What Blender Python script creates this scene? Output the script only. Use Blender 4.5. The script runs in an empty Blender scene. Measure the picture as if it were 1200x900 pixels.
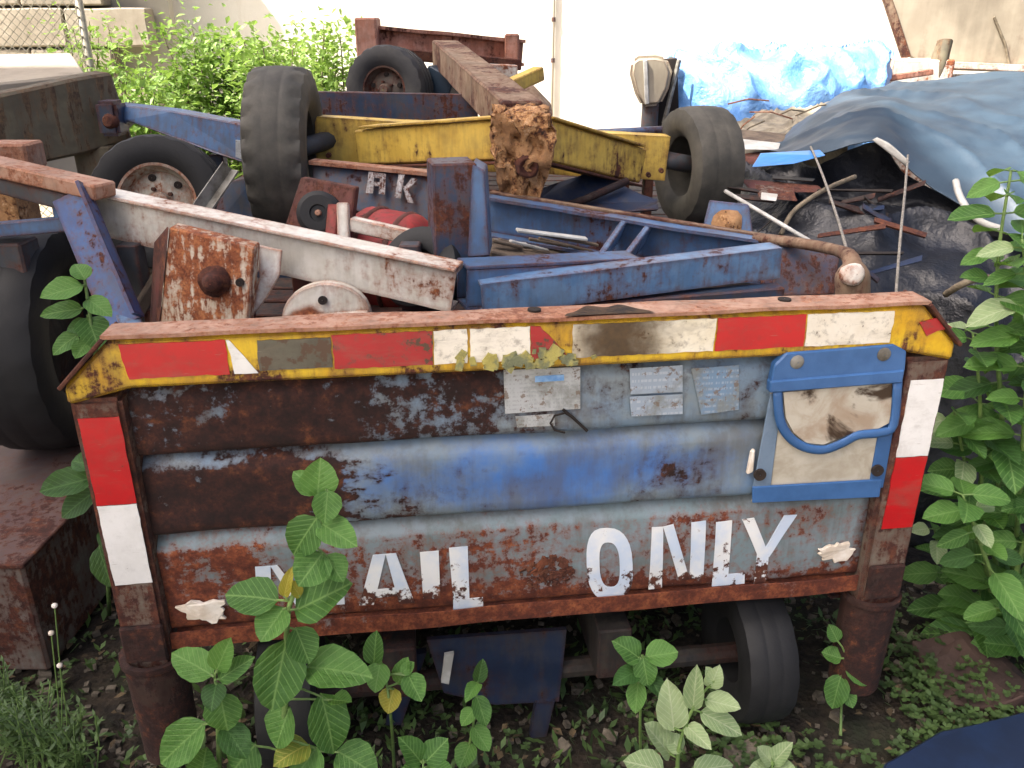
import bpy, bmesh, math, random
from mathutils import Vector, Matrix, noise as mnoise
R = math.radians
rng = random.Random(7)
scene = bpy.context.scene
C = scene.collection

# ------------------------------------------------------------------ camera, sky, sun, exposure
CAM_H, PITCH, FPX = 1.6, R(23.0), 1000.0
cam_d = bpy.data.cameras.new('camera'); cam = bpy.data.objects.new('camera', cam_d); C.objects.link(cam)
cam.location = (0, 0, CAM_H); cam.rotation_euler = (R(90) - PITCH, 0, 0)
cam_d.sensor_width = 36; cam_d.lens = 36 * FPX / 1200; cam_d.clip_start = 0.05; cam_d.clip_end = 500
scene.camera = cam

SUN_EL = R(52); SUN_DIR = Vector((-0.90, -0.436, 0)).normalized()     # horizontal direction towards the sun
world = bpy.data.worlds.new('World'); scene.world = world; world.use_nodes = True
wn = world.node_tree.nodes; wl = world.node_tree.links
for n in list(wn): wn.remove(n)
sky = wn.new('ShaderNodeTexSky'); sky.sky_type = 'NISHITA'; sky.sun_disc = False
sky.sun_elevation = SUN_EL; sky.sun_rotation = math.atan2(SUN_DIR.x, SUN_DIR.y)
sky.air_density = 0.45; sky.dust_density = 8.0; sky.ozone_density = 0.3
bg = wn.new('ShaderNodeBackground'); bg.inputs['Strength'].default_value = 0.13
wo = wn.new('ShaderNodeOutputWorld'); wl.new(sky.outputs[0], bg.inputs[0]); wl.new(bg.outputs[0], wo.inputs[0])
sl = bpy.data.lights.new('sun', 'SUN'); sun = bpy.data.objects.new('sun', sl); C.objects.link(sun)
sl.energy = 4.5; sl.angle = R(0.6); sl.color = (1.0, 0.93, 0.82)
sd = (SUN_DIR * math.cos(SUN_EL) + Vector((0, 0, math.sin(SUN_EL))))
sun.rotation_euler = sd.to_track_quat('Z', 'Y').to_euler(); sun.location = sd * 30
scene.view_settings.view_transform = 'Standard'; scene.view_settings.look = 'None'
scene.view_settings.exposure = 1.72; scene.view_settings.gamma = 1.0; scene.view_settings.use_curve_mapping = False
scene.render.engine = 'CYCLES'
scene.cycles.max_bounces = 6; scene.cycles.transparent_max_bounces = 8

# ------------------------------------------------------------------ survey: sight lines of the photograph -> places in the yard
CT, ST = math.cos(PITCH), math.sin(PITCH)
def sight(px, py):
    a = (px - 600) / FPX; b = (450 - py) / FPX
    return Vector((a, CT + b * ST, -ST + b * CT))
def W(px, py, Y):
    d = sight(px, py); t = Y / d.y
    return Vector((d.x * t, Y, CAM_H + d.z * t))
def G(px, py, z=0.0):
    d = sight(px, py); t = (z - CAM_H) / d.z
    return Vector((d.x * t, d.y * t, z))
PSI = R(7.5); CU = Vector((math.cos(PSI), math.sin(PSI), 0)); CV = Vector((-math.sin(PSI), math.cos(PSI), 0))
CART0 = Vector((0, 1.5, 0))
def UZ(px, py, v=0.0):
    d = sight(px, py); t = (CV.dot(CART0) + v) / CV.dot(d); p = d * t
    return (CU.dot(p - CART0), p.z + CAM_H)

# ------------------------------------------------------------------ mesh helpers
def hx(h):
    h = h.lstrip('#'); o = []
    for i in (0, 2, 4):
        c = int(h[i:i+2], 16) / 255
        o.append(c / 12.92 if c <= .04045 else ((c + .055) / 1.055) ** 2.4)
    return (*o, 1.0)
def frame(p0, p1, up=Vector((0, 0, 1))):
    d = (p1 - p0).normalized(); s = d.cross(up)
    if s.length < 1e-4: s = d.cross(Vector((0, 1, 0)))
    s.normalize(); u = s.cross(d).normalized()
    return d, s, u
class MB:
    def __init__(self): self.bm = bmesh.new()
    def poly_extrude(self, pts, ext):
        b = self.bm; n = len(pts)
        a = [b.verts.new(p) for p in pts]; c = [b.verts.new(Vector(p) + ext) for p in pts]
        b.faces.new(a[::-1]); b.faces.new(c)
        for i in range(n):
            j = (i + 1) % n; b.faces.new((a[i], a[j], c[j], c[i]))
        return self
    def box(self, c, s, m=None):
        c = Vector(c); h = Vector(s) * .5; m = m or Matrix.Identity(3)
        pts = [c + m @ Vector((x*h.x, y*h.y, -h.z)) for x, y in ((-1,-1),(1,-1),(1,1),(-1,1))]
        return self.poly_extrude(pts, m @ Vector((0, 0, 2*h.z)))
    def beam(self, p0, p1, w, h, up=Vector((0,0,1))):
        p0 = Vector(p0); p1 = Vector(p1); d, s, u = frame(p0, p1, up)
        pts = [p0 + s*(x*w/2) + u*(z*h/2) for x, z in ((-1,-1),(1,-1),(1,1),(-1,1))]
        return self.poly_extrude(pts, p1 - p0)
    def profile(self, prof, p0, p1, up=Vector((0,0,1)), seg=1, jit=0):
        p0 = Vector(p0); p1 = Vector(p1); d, s, u = frame(p0, p1, up); b = self.bm; rings = []
        for k in range(seg + 1):
            q = p0.lerp(p1, k/seg); r = []
            for x, z in prof:
                v = q + s*x + u*z
                if jit: v = v + mnoise.noise_vector(v*6)*jit
                r.append(b.verts.new(v))
            rings.append(r)
        n = len(prof)
        b.faces.new(rings[0][::-1]); b.faces.new(rings[-1])
        for k in range(seg):
            for i in range(n):
                j = (i+1) % n; b.faces.new((rings[k][i], rings[k][j], rings[k+1][j], rings[k+1][i]))
        return self
    def channel(self, p0, p1, h, w, t, up=Vector((0,0,1)), side=1, seg=1, jit=0):
        # web at s=0, flanges reaching side*w
        pr = [(0,-h/2),(side*w,-h/2),(side*w,-h/2+t),(side*t,-h/2+t),(side*t,h/2-t),(side*w,h/2-t),(side*w,h/2),(0,h/2)]
        return self.profile(pr, p0, p1, up, seg, jit)
    def tube(self, path, r, n=8, cap=True):
        b = self.bm; path = [Vector(p) for p in path]; rings = []; ref = None
        for i, p in enumerate(path):
            d = (path[min(i+1, len(path)-1)] - path[max(i-1, 0)]).normalized()
            if ref is None:
                ref = d.cross(Vector((0.3,0.2,1))).normalized()
            ref = (ref - d*ref.dot(d)).normalized(); o = d.cross(ref)
            rr = r[i] if isinstance(r, (list, tuple)) else r
            rings.append([b.verts.new(p + (ref*math.cos(2*math.pi*k/n) + o*math.sin(2*math.pi*k/n))*rr) for k in range(n)])
        for a, c in zip(rings, rings[1:]):
            for k in range(n): b.faces.new((a[k], a[(k+1)%n], c[(k+1)%n], c[k]))
        if cap: b.faces.new(rings[0][::-1]); b.faces.new(rings[-1])
        return self
    def lathe(self, prof, c, axis, n=32, fn=None, close=False):
        # prof = [(radius, along axis)]
        c = Vector(c); ax = Vector(axis).normalized(); s = ax.cross(Vector((0,0,1)))
        if s.length < 1e-3: s = Vector((1,0,0))
        s.normalize(); u = s.cross(ax); b = self.bm; rings = []
        for k in range(n):
            a = 2*math.pi*k/n; dirv = s*math.cos(a) + u*math.sin(a); r = []
            for i, (rad, al) in enumerate(prof):
                if fn: rad = fn(i, k, rad)
                r.append(b.verts.new(c + dirv*rad + ax*al))
            rings.append(r)
        m = len(prof); rg = range(m) if close else range(m-1)
        for k in range(n):
            a, d = rings[k], rings[(k+1)%n]
            for i in rg:
                j = (i+1) % m
                b.faces.new((a[i], a[j], d[j], d[i]))
        return self
    def grid(self, f, nu, nv):
        b = self.bm; vs = [[b.verts.new(f(i/nu, j/nv)) for i in range(nu+1)] for j in range(nv+1)]
        for j in range(nv):
            for i in range(nu): b.faces.new((vs[j][i], vs[j][i+1], vs[j+1][i+1], vs[j+1][i]))
        return self
    def jitter(self, amt, sc=8, seed=0):
        o = Vector((seed*3.1, seed*1.7, seed*2.3))
        for v in self.bm.verts: v.co += mnoise.noise_vector(v.co*sc + o)*amt
        return self
    def subdiv(self, cuts):
        bmesh.ops.subdivide_edges(self.bm, edges=self.bm.edges[:], cuts=cuts, use_grid_fill=True); return self
    def build(self, name, m, parent=None, bevel=0, smooth=False, local=False, solid=0, seg=1):
        b = self.bm
        bmesh.ops.remove_doubles(b, verts=b.verts[:], dist=1e-5)
        if bevel:
            b.normal_update()
            es = [e for e in b.edges if len(e.link_faces) == 2 and e.calc_face_angle(0) > R(35)]
            bmesh.ops.bevel(b, geom=es, offset=bevel, segments=seg, affect='EDGES', clamp_overlap=True)
        bmesh.ops.recalc_face_normals(b, faces=b.faces[:])
        if not local and parent is not None:
            loc = Vector(parent.get('_o', (0,0,0)))
            bmesh.ops.translate(b, verts=b.verts[:], vec=-loc)
        me = bpy.data.meshes.new(name); b.to_mesh(me); b.free()
        if smooth:
            for p in me.polygons: p.use_smooth = True
            if smooth is not True:
                me.set_sharp_from_angle(angle=R(smooth))
        me.materials.append(m)
        o = bpy.data.objects.new(name, me); C.objects.link(o)
        if solid:
            md = o.modifiers.new('t', 'SOLIDIFY'); md.thickness = solid; md.offset = 0
        if parent is not None:
            o.parent = parent; o['_o'] = parent.get('_o', (0,0,0))
        return o
def tag(o, label, cat, group=None):
    o['label'] = label; o['category'] = cat
    if group: o['group'] = group
    return o
def thing(name, label, cat, loc=(0,0,0), group=None):
    o = bpy.data.objects.new(name, None); C.objects.link(o); o.location = loc; o.empty_display_size = .1
    o['_o'] = tuple(loc); return tag(o, label, cat, group)
def part(name, parent):      # an Empty part that carries sub-parts
    o = bpy.data.objects.new(name, None); C.objects.link(o); o.parent = parent; o['_o'] = parent['_o']; o.empty_display_size = .05; return o
def crom(pts, t):
    n = len(pts) - 1; x = min(max(t, 0), 1)*n; i = min(int(x), n-1); f = x - i
    p0 = pts[max(i-1,0)]; p1 = pts[i]; p2 = pts[i+1]; p3 = pts[min(i+2,n)]
    return .5*((2*p1) + (p2-p0)*f + (2*p0-5*p1+4*p2-p3)*f*f + (3*p1-p0-3*p2+p3)*f**3)
def loft(rows, nu, nv, wr=0, sc=6, seed=0, wr2=0):
    rows = [[Vector(p) for p in r] for r in rows]
    o = Vector((seed*5.3, seed*2.1, seed*1.3))
    def f(u, v):
        p = crom([crom(r, u) for r in rows], v)
        if wr:
            p = p + mnoise.noise_vector(p*sc + o)*wr
            q = p*sc*.8 + o; w = mnoise.noise(q*.6)
            p = p + Vector((0, -.4, 1))*wr2*(1 - abs(math.sin((q.x*.9 + q.y*.5 + q.z*.8)*2.2 + w*4)))**2
        return p
    return MB().grid(f, nu, nv)

# ------------------------------------------------------------------ materials
class NT:
    def __init__(self, name):
        self.m = bpy.data.materials.new(name); self.m.use_nodes = True
        self.t = self.m.node_tree; self.n = self.t.nodes; self.l = self.t.links
        self.bsdf = self.n['Principled BSDF']; self.out = self.n['Material Output']
        self.tc = self.n.new('ShaderNodeTexCoord')
    def set(self, sock, v):
        if hasattr(v, 'is_output') or isinstance(v, bpy.types.NodeSocket): self.l.new(v, sock)
        else: sock.default_value = v
    def map(self, off=(0,0,0), sc=(1,1,1), rot=(0,0,0), src=None):
        mp = self.n.new('ShaderNodeMapping'); mp.inputs['Location'].default_value = off; mp.inputs['Scale'].default_value = sc; mp.inputs['Rotation'].default_value = rot
        self.l.new(src or self.tc.outputs['Object'], mp.inputs[0]); return mp.outputs[0]
    def noise(self, vec, sc, det=6, ro=.6, dist=0):
        k = self.n.new('ShaderNodeTexNoise'); k.inputs['Scale'].default_value = sc; k.inputs['Detail'].default_value = det
        k.inputs['Roughness'].default_value = ro; k.inputs['Distortion'].default_value = dist; self.l.new(vec, k.inputs['Vector']); return k.outputs[0]
    def voro(self, vec, sc, feat='F1', out=0):
        k = self.n.new('ShaderNodeTexVoronoi'); k.feature = feat; k.inputs['Scale'].default_value = sc; self.l.new(vec, k.inputs['Vector']); return k.outputs[out]
    def math(self, op, a, b=None, c=None):
        k = self.n.new('ShaderNodeMath'); k.operation = op; self.set(k.inputs[0], a)
        if b is not None: self.set(k.inputs[1], b)
        if c is not None: self.set(k.inputs[2], c)
        return k.outputs[0]
    def ramp(self, fac, stops):
        k = self.n.new('ShaderNodeValToRGB'); e = k.color_ramp.elements
        while len(e) < len(stops): e.new(.5)
        for el, (p, c) in zip(e, stops): el.position = p; el.color = c if len(c) == 4 else (*c, 1)
        self.l.new(fac, k.inputs[0]); return k.outputs[0]
    def mr(self, v, a, b, c=0, d=1, smooth=True):
        k = self.n.new('ShaderNodeMapRange'); k.interpolation_type = 'SMOOTHSTEP' if smooth else 'LINEAR'
        self.set(k.inputs['Value'], v); self.set(k.inputs['From Min'], a); self.set(k.inputs['From Max'], b)
        k.inputs['To Min'].default_value = c; k.inputs['To Max'].default_value = d; return k.outputs[0]
    def mix(self, f, a, b, mode='MIX'):
        k = self.n.new('ShaderNodeMix'); k.data_type = 'RGBA'; k.blend_type = mode
        self.set(k.inputs[0], f); self.set(k.inputs[6], a); self.set(k.inputs[7], b); return k.outputs[2]
    def sep(self, vec=None):
        k = self.n.new('ShaderNodeSeparateXYZ'); self.l.new(vec or self.tc.outputs['Object'], k.inputs[0]); return k.outputs
    def bump(self, h, st=.3, dist=.01):
        k = self.n.new('ShaderNodeBump'); k.inputs['Strength'].default_value = st; k.inputs['Distance'].default_value = dist
        self.l.new(h, k.inputs['Height']); self.l.new(k.outputs[0], self.bsdf.inputs['Normal']); return k
    def fin(self, col=None, rough=None, metal=None, spec=None):
        if col is not None: self.set(self.bsdf.inputs['Base Color'], col)
        if rough is not None: self.set(self.bsdf.inputs['Roughness'], rough)
        if metal is not None: self.set(self.bsdf.inputs['Metallic'], metal)
        if spec is not None: self.bsdf.inputs['Specular IOR Level'].default_value = spec
        return self.m
RUST_D = [(.28, hx('2a1510')), (.45, hx('43221a')), (.58, hx('5e3423')), (.72, hx('82502f')), (.85, hx('a8744a'))]
RUST_O = [(.25, hx('3f2015')), (.42, hx('733c22')), (.56, hx('9a5c38')), (.7, hx('b98055')), (.85, hx('cfa27a'))]
RUST_P = [(.25, hx('5a3426')), (.42, hx('86563f')), (.56, hx('a4745a')), (.7, hx('b98e70')), (.85, hx('d0ae92'))]
def rusty(name, paint, paint2=None, rust=.4, sc=5, seed=0, edge=.6, rough=.5, ramp=RUST_D, dirt=.35, bias=None, extra=None, streak=.08, soft=.03, fine=.38):
    t = NT(name); o = (seed*1.37, seed*2.11, seed*.73)
    v = t.map(o); n1 = t.noise(v, sc*.7, 5, .6, .3); n2 = t.noise(v, sc*6, 6, .72)
    vs = t.map(o, (3.2, 3.2, .45)); n3 = t.noise(vs, sc*2.5, 5, .6)
    s = t.math('MULTIPLY_ADD', n1, 1 - fine, t.math('MULTIPLY', n2, fine))
    s = t.math('MULTIPLY_ADD', t.math('SUBTRACT', n3, .5), streak*3, s)
    if edge:
        bv = t.n.new('ShaderNodeBevel'); bv.samples = 2; bv.inputs['Radius'].default_value = .016
        geo = t.n.new('ShaderNodeNewGeometry'); d = t.n.new('ShaderNodeVectorMath'); d.operation = 'DOT_PRODUCT'
        t.l.new(bv.outputs[0], d.inputs[0]); t.l.new(geo.outputs['Normal'], d.inputs[1])
        s = t.math('MULTIPLY_ADD', t.math('SUBTRACT', 1.0, d.outputs['Value']), edge*1.6, s)
    if bias: s = t.math('ADD', s, bias(t))
    th = .72 - .42*rust
    mask = t.mr(s, th - soft, th + soft)
    halo = t.mr(s, th - soft - .09, th)
    nd = t.noise(v, sc*1.8, 4, .6)
    pc = t.mix(t.mr(nd, .38, .62), paint, paint2 or paint)
    if extra: pc = extra(t, pc)
    nf = t.noise(v, sc*14, 3, .6)
    dn = t.math('MULTIPLY_ADD', t.noise(v, sc*1.1, 5, .65), .65, t.math('MULTIPLY', n3, .35))
    pc = t.mix(t.math('MULTIPLY', t.mr(dn, .42, .66), dirt*1.3), pc, hx('4f483d'))
    pc = t.mix(t.math('MULTIPLY', halo, .45), pc, ramp[2][1])
    rc = t.ramp(t.noise(v, sc*4.2, 7, .7), ramp)
    rc = t.mix(t.mr(t.noise(v, sc*22, 3, .6), .42, .7, 0, .55), rc, ramp[0][1])
    col = t.mix(mask, pc, rc)
    h = t.math('ADD', t.math('MULTIPLY', mask, .5), t.math('MULTIPLY', t.math('MULTIPLY', n2, mask), 1.2))
    h = t.math('ADD', h, t.math('MULTIPLY', nf, .12))
    t.bump(h, .35, .006)
    return t.fin(col, t.math('MULTIPLY_ADD', mask, .9 - rough, t.math('MULTIPLY_ADD', nd, .2, rough - .1)))
def plain(name, col, col2=None, sc=8, rough=.6, bump=.2, seed=0, metal=0, bd=.004, det=6, lo=.35, hi=.65):
    t = NT(name); v = t.map((seed, seed*.7, seed*1.9)); n = t.noise(v, sc, det, .62)
    c = t.mix(t.mr(n, lo, hi), col, col2 or col); t.bump(t.noise(v, sc*5, 5, .6), bump, bd)
    return t.fin(c, t.math('MULTIPLY_ADD', n, .25, rough - .12), metal)
M = {}
# boards of the end panel: paint worn to rust in their own patches
def board_bias(x0, x1, hi, lo, zc=None, zk=0, lz=None):
    def f(t):
        s = t.sep(); nn = t.noise(t.map((3, 8, 1)), 3.2, 4, .6); n5 = t.noise(t.map((7, 2, 5), (1, 1, 2.2)), 6, 5, .65)
        xx = t.math('MULTIPLY_ADD', t.math('SUBTRACT', n5, .5), .7, s[0])
        b = t.mr(xx, x0, x1, hi, lo)
        if zc is not None: b = t.math('ADD', b, t.mr(s[2], zc - zk, zc + .05, .16, 0))
        if lz is not None: b = t.math('SUBTRACT', b, t.mr(s[2], lz - .036, lz - .014, 0, .13))
        return t.math('ADD', b, t.math('MULTIPLY', t.math('SUBTRACT', nn, .5), .35))
    return f
def cobalt(cx, cz, rx, rz):
    def f(t, pc):
        s = t.sep(); a = t.math('DIVIDE', t.math('SUBTRACT', s[0], cx), rx); b = t.math('DIVIDE', t.math('SUBTRACT', s[2], cz), rz)
        d = t.math('SQRT', t.math('ADD', t.math('MULTIPLY', a, a), t.math('MULTIPLY', b, b)))
        d = t.math('ADD', d, t.math('MULTIPLY', t.math('SUBTRACT', t.noise(t.map((1, 2, 3)), 7, 6, .7), .5), 2.6))
        return t.mix(t.mr(d, 1.5, .1), pc, hx('3a70b8'))
    return f
PG, PG2 = hx('76838a'), hx('6a8094')
RUST_B = [(.28, hx('160a08')), (.45, hx('28130f')), (.56, hx('3a1d15')), (.68, hx('643920')), (.82, hx('946440'))]
M['board1'] = rusty('board1', PG, PG2, .45, 5, 1, .1, .5, bias=board_bias(-.42, .05, .16, -.06), dirt=.5, fine=.55, streak=.05, ramp=RUST_B)
M['board2'] = rusty('board2', PG, PG2, .39, 5, 2, .1, .5, bias=board_bias(-.40, -.20, .2, -.08, lz=.832), extra=cobalt(.08, .745, .40, .07), dirt=.45, fine=.5, streak=.05, ramp=RUST_B)
M['board3'] = rusty('board3', PG, hx('6d7f84'), .47, 7, 3, .1, .55, bias=board_bias(-.62, -.45, .12, -.03, .47, .06, lz=.654), dirt=.5, fine=.6, streak=.03, ramp=[(.28, hx('3a1a11')), (.45, hx('5a2a1a')), (.58, hx('7d4227')), (.72, hx('9c5f3b')), (.85, hx('bb8a60'))])
M['yellow_rail'] = rusty('yellow_rail', hx('d9b51c'), hx('c79a10'), .30, 7, 4, .35, .45)
M['salmon'] = rusty('salmon', hx('b0907c'), hx('9c7a68'), .45, 9, 5, .25, .8, ramp=RUST_P, dirt=.6, fine=.5)
M['post'] = rusty('post', hx('6f6a5f'), hx('5a5148'), .55, 8, 6, .6, .7)
M['rust_dark'] = rusty('rust_dark', hx('54301f'), hx('3c2219'), .6, 7, 7, .3, .85)
def tape(name, c, c2, soot=None, wear=.25, seed=0):
    t = NT(name); v = t.map((seed, seed*2, seed)); n = t.noise(v, 9, 7, .65); n2 = t.noise(v, 45, 5, .7)
    col = t.mix(t.mr(n, .35, .7), c, c2)
    col = t.mix(t.math('MULTIPLY', t.mr(n2, .5, .68), wear*1.6), col, hx('4a4038'))
    sm = t.noise(t.map((seed, 5, 2), (1, 1, 3)), 5, 6, .7, .5)
    col = t.mix(t.math('MULTIPLY', t.mr(sm, .48, .7), .25 + wear*.6), col, hx('6b6052'))
    col = t.mix(t.mr(t.math('ADD', t.math('MULTIPLY', n, .5), t.math('MULTIPLY', n2, .5)), .64 - wear*.2, .67 - wear*.2), col, hx('4b3528'))
    scr = t.noise(t.map((seed, 1, 7), (6, 1, 60), (0, .5, 0)), 3, 3, .6)
    col = t.mix(t.mr(scr, .66, .72, 0, .45), col, hx('8a8177'))
    if soot:
        s = t.sep(); d = t.math('ABSOLUTE', t.math('SUBTRACT', s[0], soot[0]))
        d = t.math('ADD', d, t.math('MULTIPLY', t.math('SUBTRACT', t.noise(v, 14, 6, .65), .5), soot[1]*.9))
        col = t.mix(t.mr(d, soot[1]*1.1, soot[1]*.15), col, t.mix(n2, hx('1c1712'), hx('5a4226')))
    vo = t.voro(t.map((0,0,0)), 260); t.bump(t.math('ADD', t.math('MULTIPLY', vo, .2), n2), .12, .002)
    return t.fin(col, .38)
M['tape_red'] = tape('tape_red', hx('b80a16'), hx('a80c16'), wear=.12)
M['tape_red_old'] = tape('tape_red_old', hx('a5141f'), hx('8f161c'), wear=.4, seed=3)
M['tape_white'] = tape('tape_white', hx('e2ddd0'), hx('d2cab8'), wear=.3, seed=5)
M['tape_white_clean'] = tape('tape_white_clean', hx('e4e4e2'), hx('d3d3d0'), wear=.06, seed=6)
M['tape_sooty'] = tape('tape_sooty', hx('e2ddcc'), hx('d4cab0'), soot=(.205, .13), wear=.3, seed=7)
M['tape_worn'] = tape('tape_worn', hx('5c5a4e'), hx('464238'), wear=.5, seed=9)
M['soot'] = plain('soot', hx('1f1814'), hx('4a3826'), 22, .9, .5, 2)
M['lichen'] = plain('lichen', hx('a9a05a'), hx('6f7358'), 30, .95, .6, 3, lo=.4, hi=.6)
def letter_mat():
    t = NT('stencil_paint'); v = t.map((1, 2, 3)); n = t.noise(v, 26, 7, .7); n1 = t.noise(v, 7, 5, .6); s = t.sep()
    c = t.mix(t.mr(n1, .4, .6), hx('bccbdd'), hx('dcdedd'))
    k = t.math('ADD', t.math('MULTIPLY_ADD', n, .7, t.math('MULTIPLY', n1, .3)), t.mr(s[2], .55, .47, 0, .09))
    rc = t.ramp(t.noise(v, 20, 6, .7), RUST_D)
    t.bump(n, .2, .003)
    return t.fin(t.mix(t.mr(k, .60, .64), c, rc), .6)
M['letter'] = letter_mat()
M['letter_worn'] = rusty('letter_worn', hx('b9bcbc'), hx('9da2a6'), .42, 22, 33, .2, .6, fine=.6)
M['white_flake'] = plain('white_flake', hx('e6e0d6'), hx('cdbfac'), 18, .8, .5, 4)
M['pocket_blue'] = plain('pocket_blue', hx('3a6499'), hx('2f5788'), 10, .45, .15, 5)
M['pocket_dim'] = plain('pocket_dim', hx('6b7f94'), hx('4c6178'), 9, .5, .2, 6)
def film(name, burn=False):
    t = NT(name); v = t.map((2, 1, 4)); n = t.noise(v, 11, 6, .6, .8); n2 = t.noise(v, 5, 5, .6, 1.5)
    c = t.mix(t.mr(n, .35, .65), hx('bdb8aa'), hx('a08f7c') if burn else hx('a39b8a'))
    if burn: c = t.mix(t.mr(t.math('ADD', n2, t.mr(t.sep()[0], .5, .72, -.1, .06)), .5, .6), c, hx('3d2f25'))
    t.bump(t.noise(v, 6, 3, .5, 1), .3, .01)
    return t.fin(c, .22)
M['film'] = film('film'); M['film_burnt'] = film('film_burnt', True)
M['steel'] = plain('steel', hx('8d8c86'), hx('615d55'), 20, .6, .3, 7, .4)
M['hole'] = plain('hole', hx('1b1512'), hx('2a201a'), 12, .9, .2, 8)
def sticker(name, base, ink, lines, alpha=.5):
    t = NT(name); v = t.map(); s = t.sep()
    ln = t.math('SINE', t.math('MULTIPLY', s[2], lines)); cell = t.noise(t.map((0,0,0), (220, 1, 14)), 1, 2, .5)
    k = t.math('MULTIPLY', t.mr(ln, .15, .55), t.mr(cell, .45, .55))
    n = t.noise(v, 16, 6, .65)
    c = t.mix(t.math('MULTIPLY', k, alpha*.6), base, ink); c = t.mix(t.mr(n, .44, .64, 0, .85), c, hx('747874'))
    c = t.mix(t.mr(t.noise(v, 60, 5, .7), .56, .62, 0, .8), c, hx('6b5a4c'))
    return t.fin(c, .45)
M['sticker_grey'] = sticker('sticker_grey', hx('aaaeb0'), hx('5c6064'), 700, .35)
M['sticker_faded'] = sticker('sticker_faded', hx('8e9cab'), hx('bcc4cb'), 420, .6)
M['sticker_blue'] = sticker('sticker_blue', hx('6a86a2'), hx('b4bec8'), 500, .65)
M['sticker_line'] = plain('sticker_line', hx('5d8fc8'), hx('86aed6'), 60, .5, .1, 2)
# junk metals
M['white_rust'] = rusty('white_rust', hx('dcd8ce'), hx('cfcabd'), .32, 9, 11, 1.3, .55, ramp=RUST_O, dirt=.22, streak=.04)
M['white_very_rust'] = rusty('white_very_rust', hx('c9c3b2'), hx('b5ac99'), .52, 9, 12, .8, .7, ramp=RUST_O, dirt=.3, streak=.15, fine=.5)
M['blue'] = rusty('blue', hx('446186'), hx('4b6b93'), .26, 8, 13, .7, .45, dirt=.45)
M['blue_chip'] = rusty('blue_chip', hx('2f4a7c'), hx('3a5788'), .32, 10, 44, .9, .5, dirt=.3, fine=.5)
M['blue_dark'] = rusty('blue_dark', hx('22344b'), hx('2b405b'), .33, 7, 14, .5, .5, dirt=.45)
M['blue_light'] = rusty('blue_light', hx('6585a8'), hx('51749a'), .25, 8, 15, .5, .42, dirt=.3)
M['yellow'] = rusty('yellow', hx('d3b352'), hx('c6a446'), .27, 8, 16, .45, .55, dirt=.3)
M['brown_beam'] = rusty('brown_beam', hx('8f7a64'), hx('77624e'), .42, 8, 17, .4, .8, ramp=RUST_D, dirt=.45)
M['rust_orange'] = rusty('rust_orange', hx('a8825c'), hx('876244'), .5, 16, 18, .3, .9, ramp=[(.36, hx('22120c')), (.44, hx('6d4228')), (.52, hx('b08353')), (.64, hx('c8a27c')), (.8, hx('dcc6a4'))])
M['rust_flaky'] = rusty('rust_flaky', hx('4a2416'), hx('6b3a22'), .5, 22, 43, 0, .9, ramp=RUST_D)
M['red_brown'] = rusty('red_brown', hx('a8705a'), hx('b98a78'), .28, 8, 19, .4, .7)
M['red_maroon'] = rusty('red_maroon', hx('5d2a25'), hx('4a211e'), .42, 9, 20, .4, .7)
M['red'] = rusty('red', hx('a83430'), hx('93282a'), .3, 9, 21, .3, .6)
M['grey_dark'] = rusty('grey_dark', hx('4a4f55'), hx('3b4047'), .35, 7, 22, .5, .6)
M['box_beam'] = rusty('box_beam', hx('66604e'), hx('524d40'), .42, 4, 23, .5, .85, ramp=[(.25, hx('2e261e')), (.42, hx('4a3b2d')), (.56, hx('63503c')), (.7, hx('86643f')), (.85, hx('a5834f'))], dirt=.5, streak=.35)
M['tan_panel'] = rusty('tan_panel', hx('a99f8c'), hx('9b917f'), .12, 2, 24, .3, .6, dirt=.3)
M['slab_purple'] = rusty('slab_purple', hx('4f4042'), hx('5b4d4a'), .42, 6, 25, .5, .75, ramp=RUST_D, dirt=.4)
M['slab_grey'] = rusty('slab_grey', hx('75716a'), hx('625b54'), .48, 7, 26, .5, .75, ramp=RUST_D, dirt=.4)
M['dark_steel'] = rusty('dark_steel', hx('14181d'), hx('101317'), .35, 6, 31, .2, .7)
M['under'] = rusty('under', hx('15171b'), hx('1d1a18'), .4, 7, 41, .2, .8, ramp=RUST_B)  # near-black, with the shade beneath the cart put into the colour
M['under_blue'] = rusty('under_blue', hx('14233c'), hx('192a45'), .25, 7, 42, .3, .55, ramp=RUST_B)  # blue darkened to carry the shade under the panel
M['maroon_cup'] = rusty('maroon_cup', hx('2e1811'), hx('22110b'), .55, 9, 27, .4, .8, ramp=RUST_B)
def rubber(name, c1, c2, seed):
    t = NT(name); v = t.map((seed,)*3); n = t.noise(v, 7, 7, .65); n2 = t.noise(v, 40, 4, .6)
    t.bump(n2, .35, .004); return t.fin(t.mix(t.mr(n, .35, .7), c1, c2), t.math('MULTIPLY_ADD', n, .3, .55))
M['rubber'] = rubber('rubber', hx('26272a'), hx('3c3b39'), 1)
M['rubber_dusty'] = rubber('rubber_dusty', hx('35342f'), hx('55524a'), 2)
M['rubber_black'] = rubber('rubber_black', hx('111214'), hx('1e1f21'), 3)
M['rim_white'] = rusty('rim_white', hx('b7b2a4'), hx('9d978a'), .36, 14, 28, .4, .6, ramp=RUST_O)
M['rim_dark'] = rusty('rim_dark', hx('4d453e'), hx('5f554a'), .45, 14, 29, .3, .7)
M['wood_old'] = plain('wood_old', hx('6d5f50'), hx('4d4238'), 14, .85, .5, 9)
M['tarp_blue'] = plain('tarp_blue', hx('6f9cd2'), hx('5687c2'), 9, .35, .6, 10, bd=.02)
M['tarp_bright'] = plain('tarp_bright', hx('1f86d8'), hx('1a74c0'), 5, .35, .2, 10)
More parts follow.
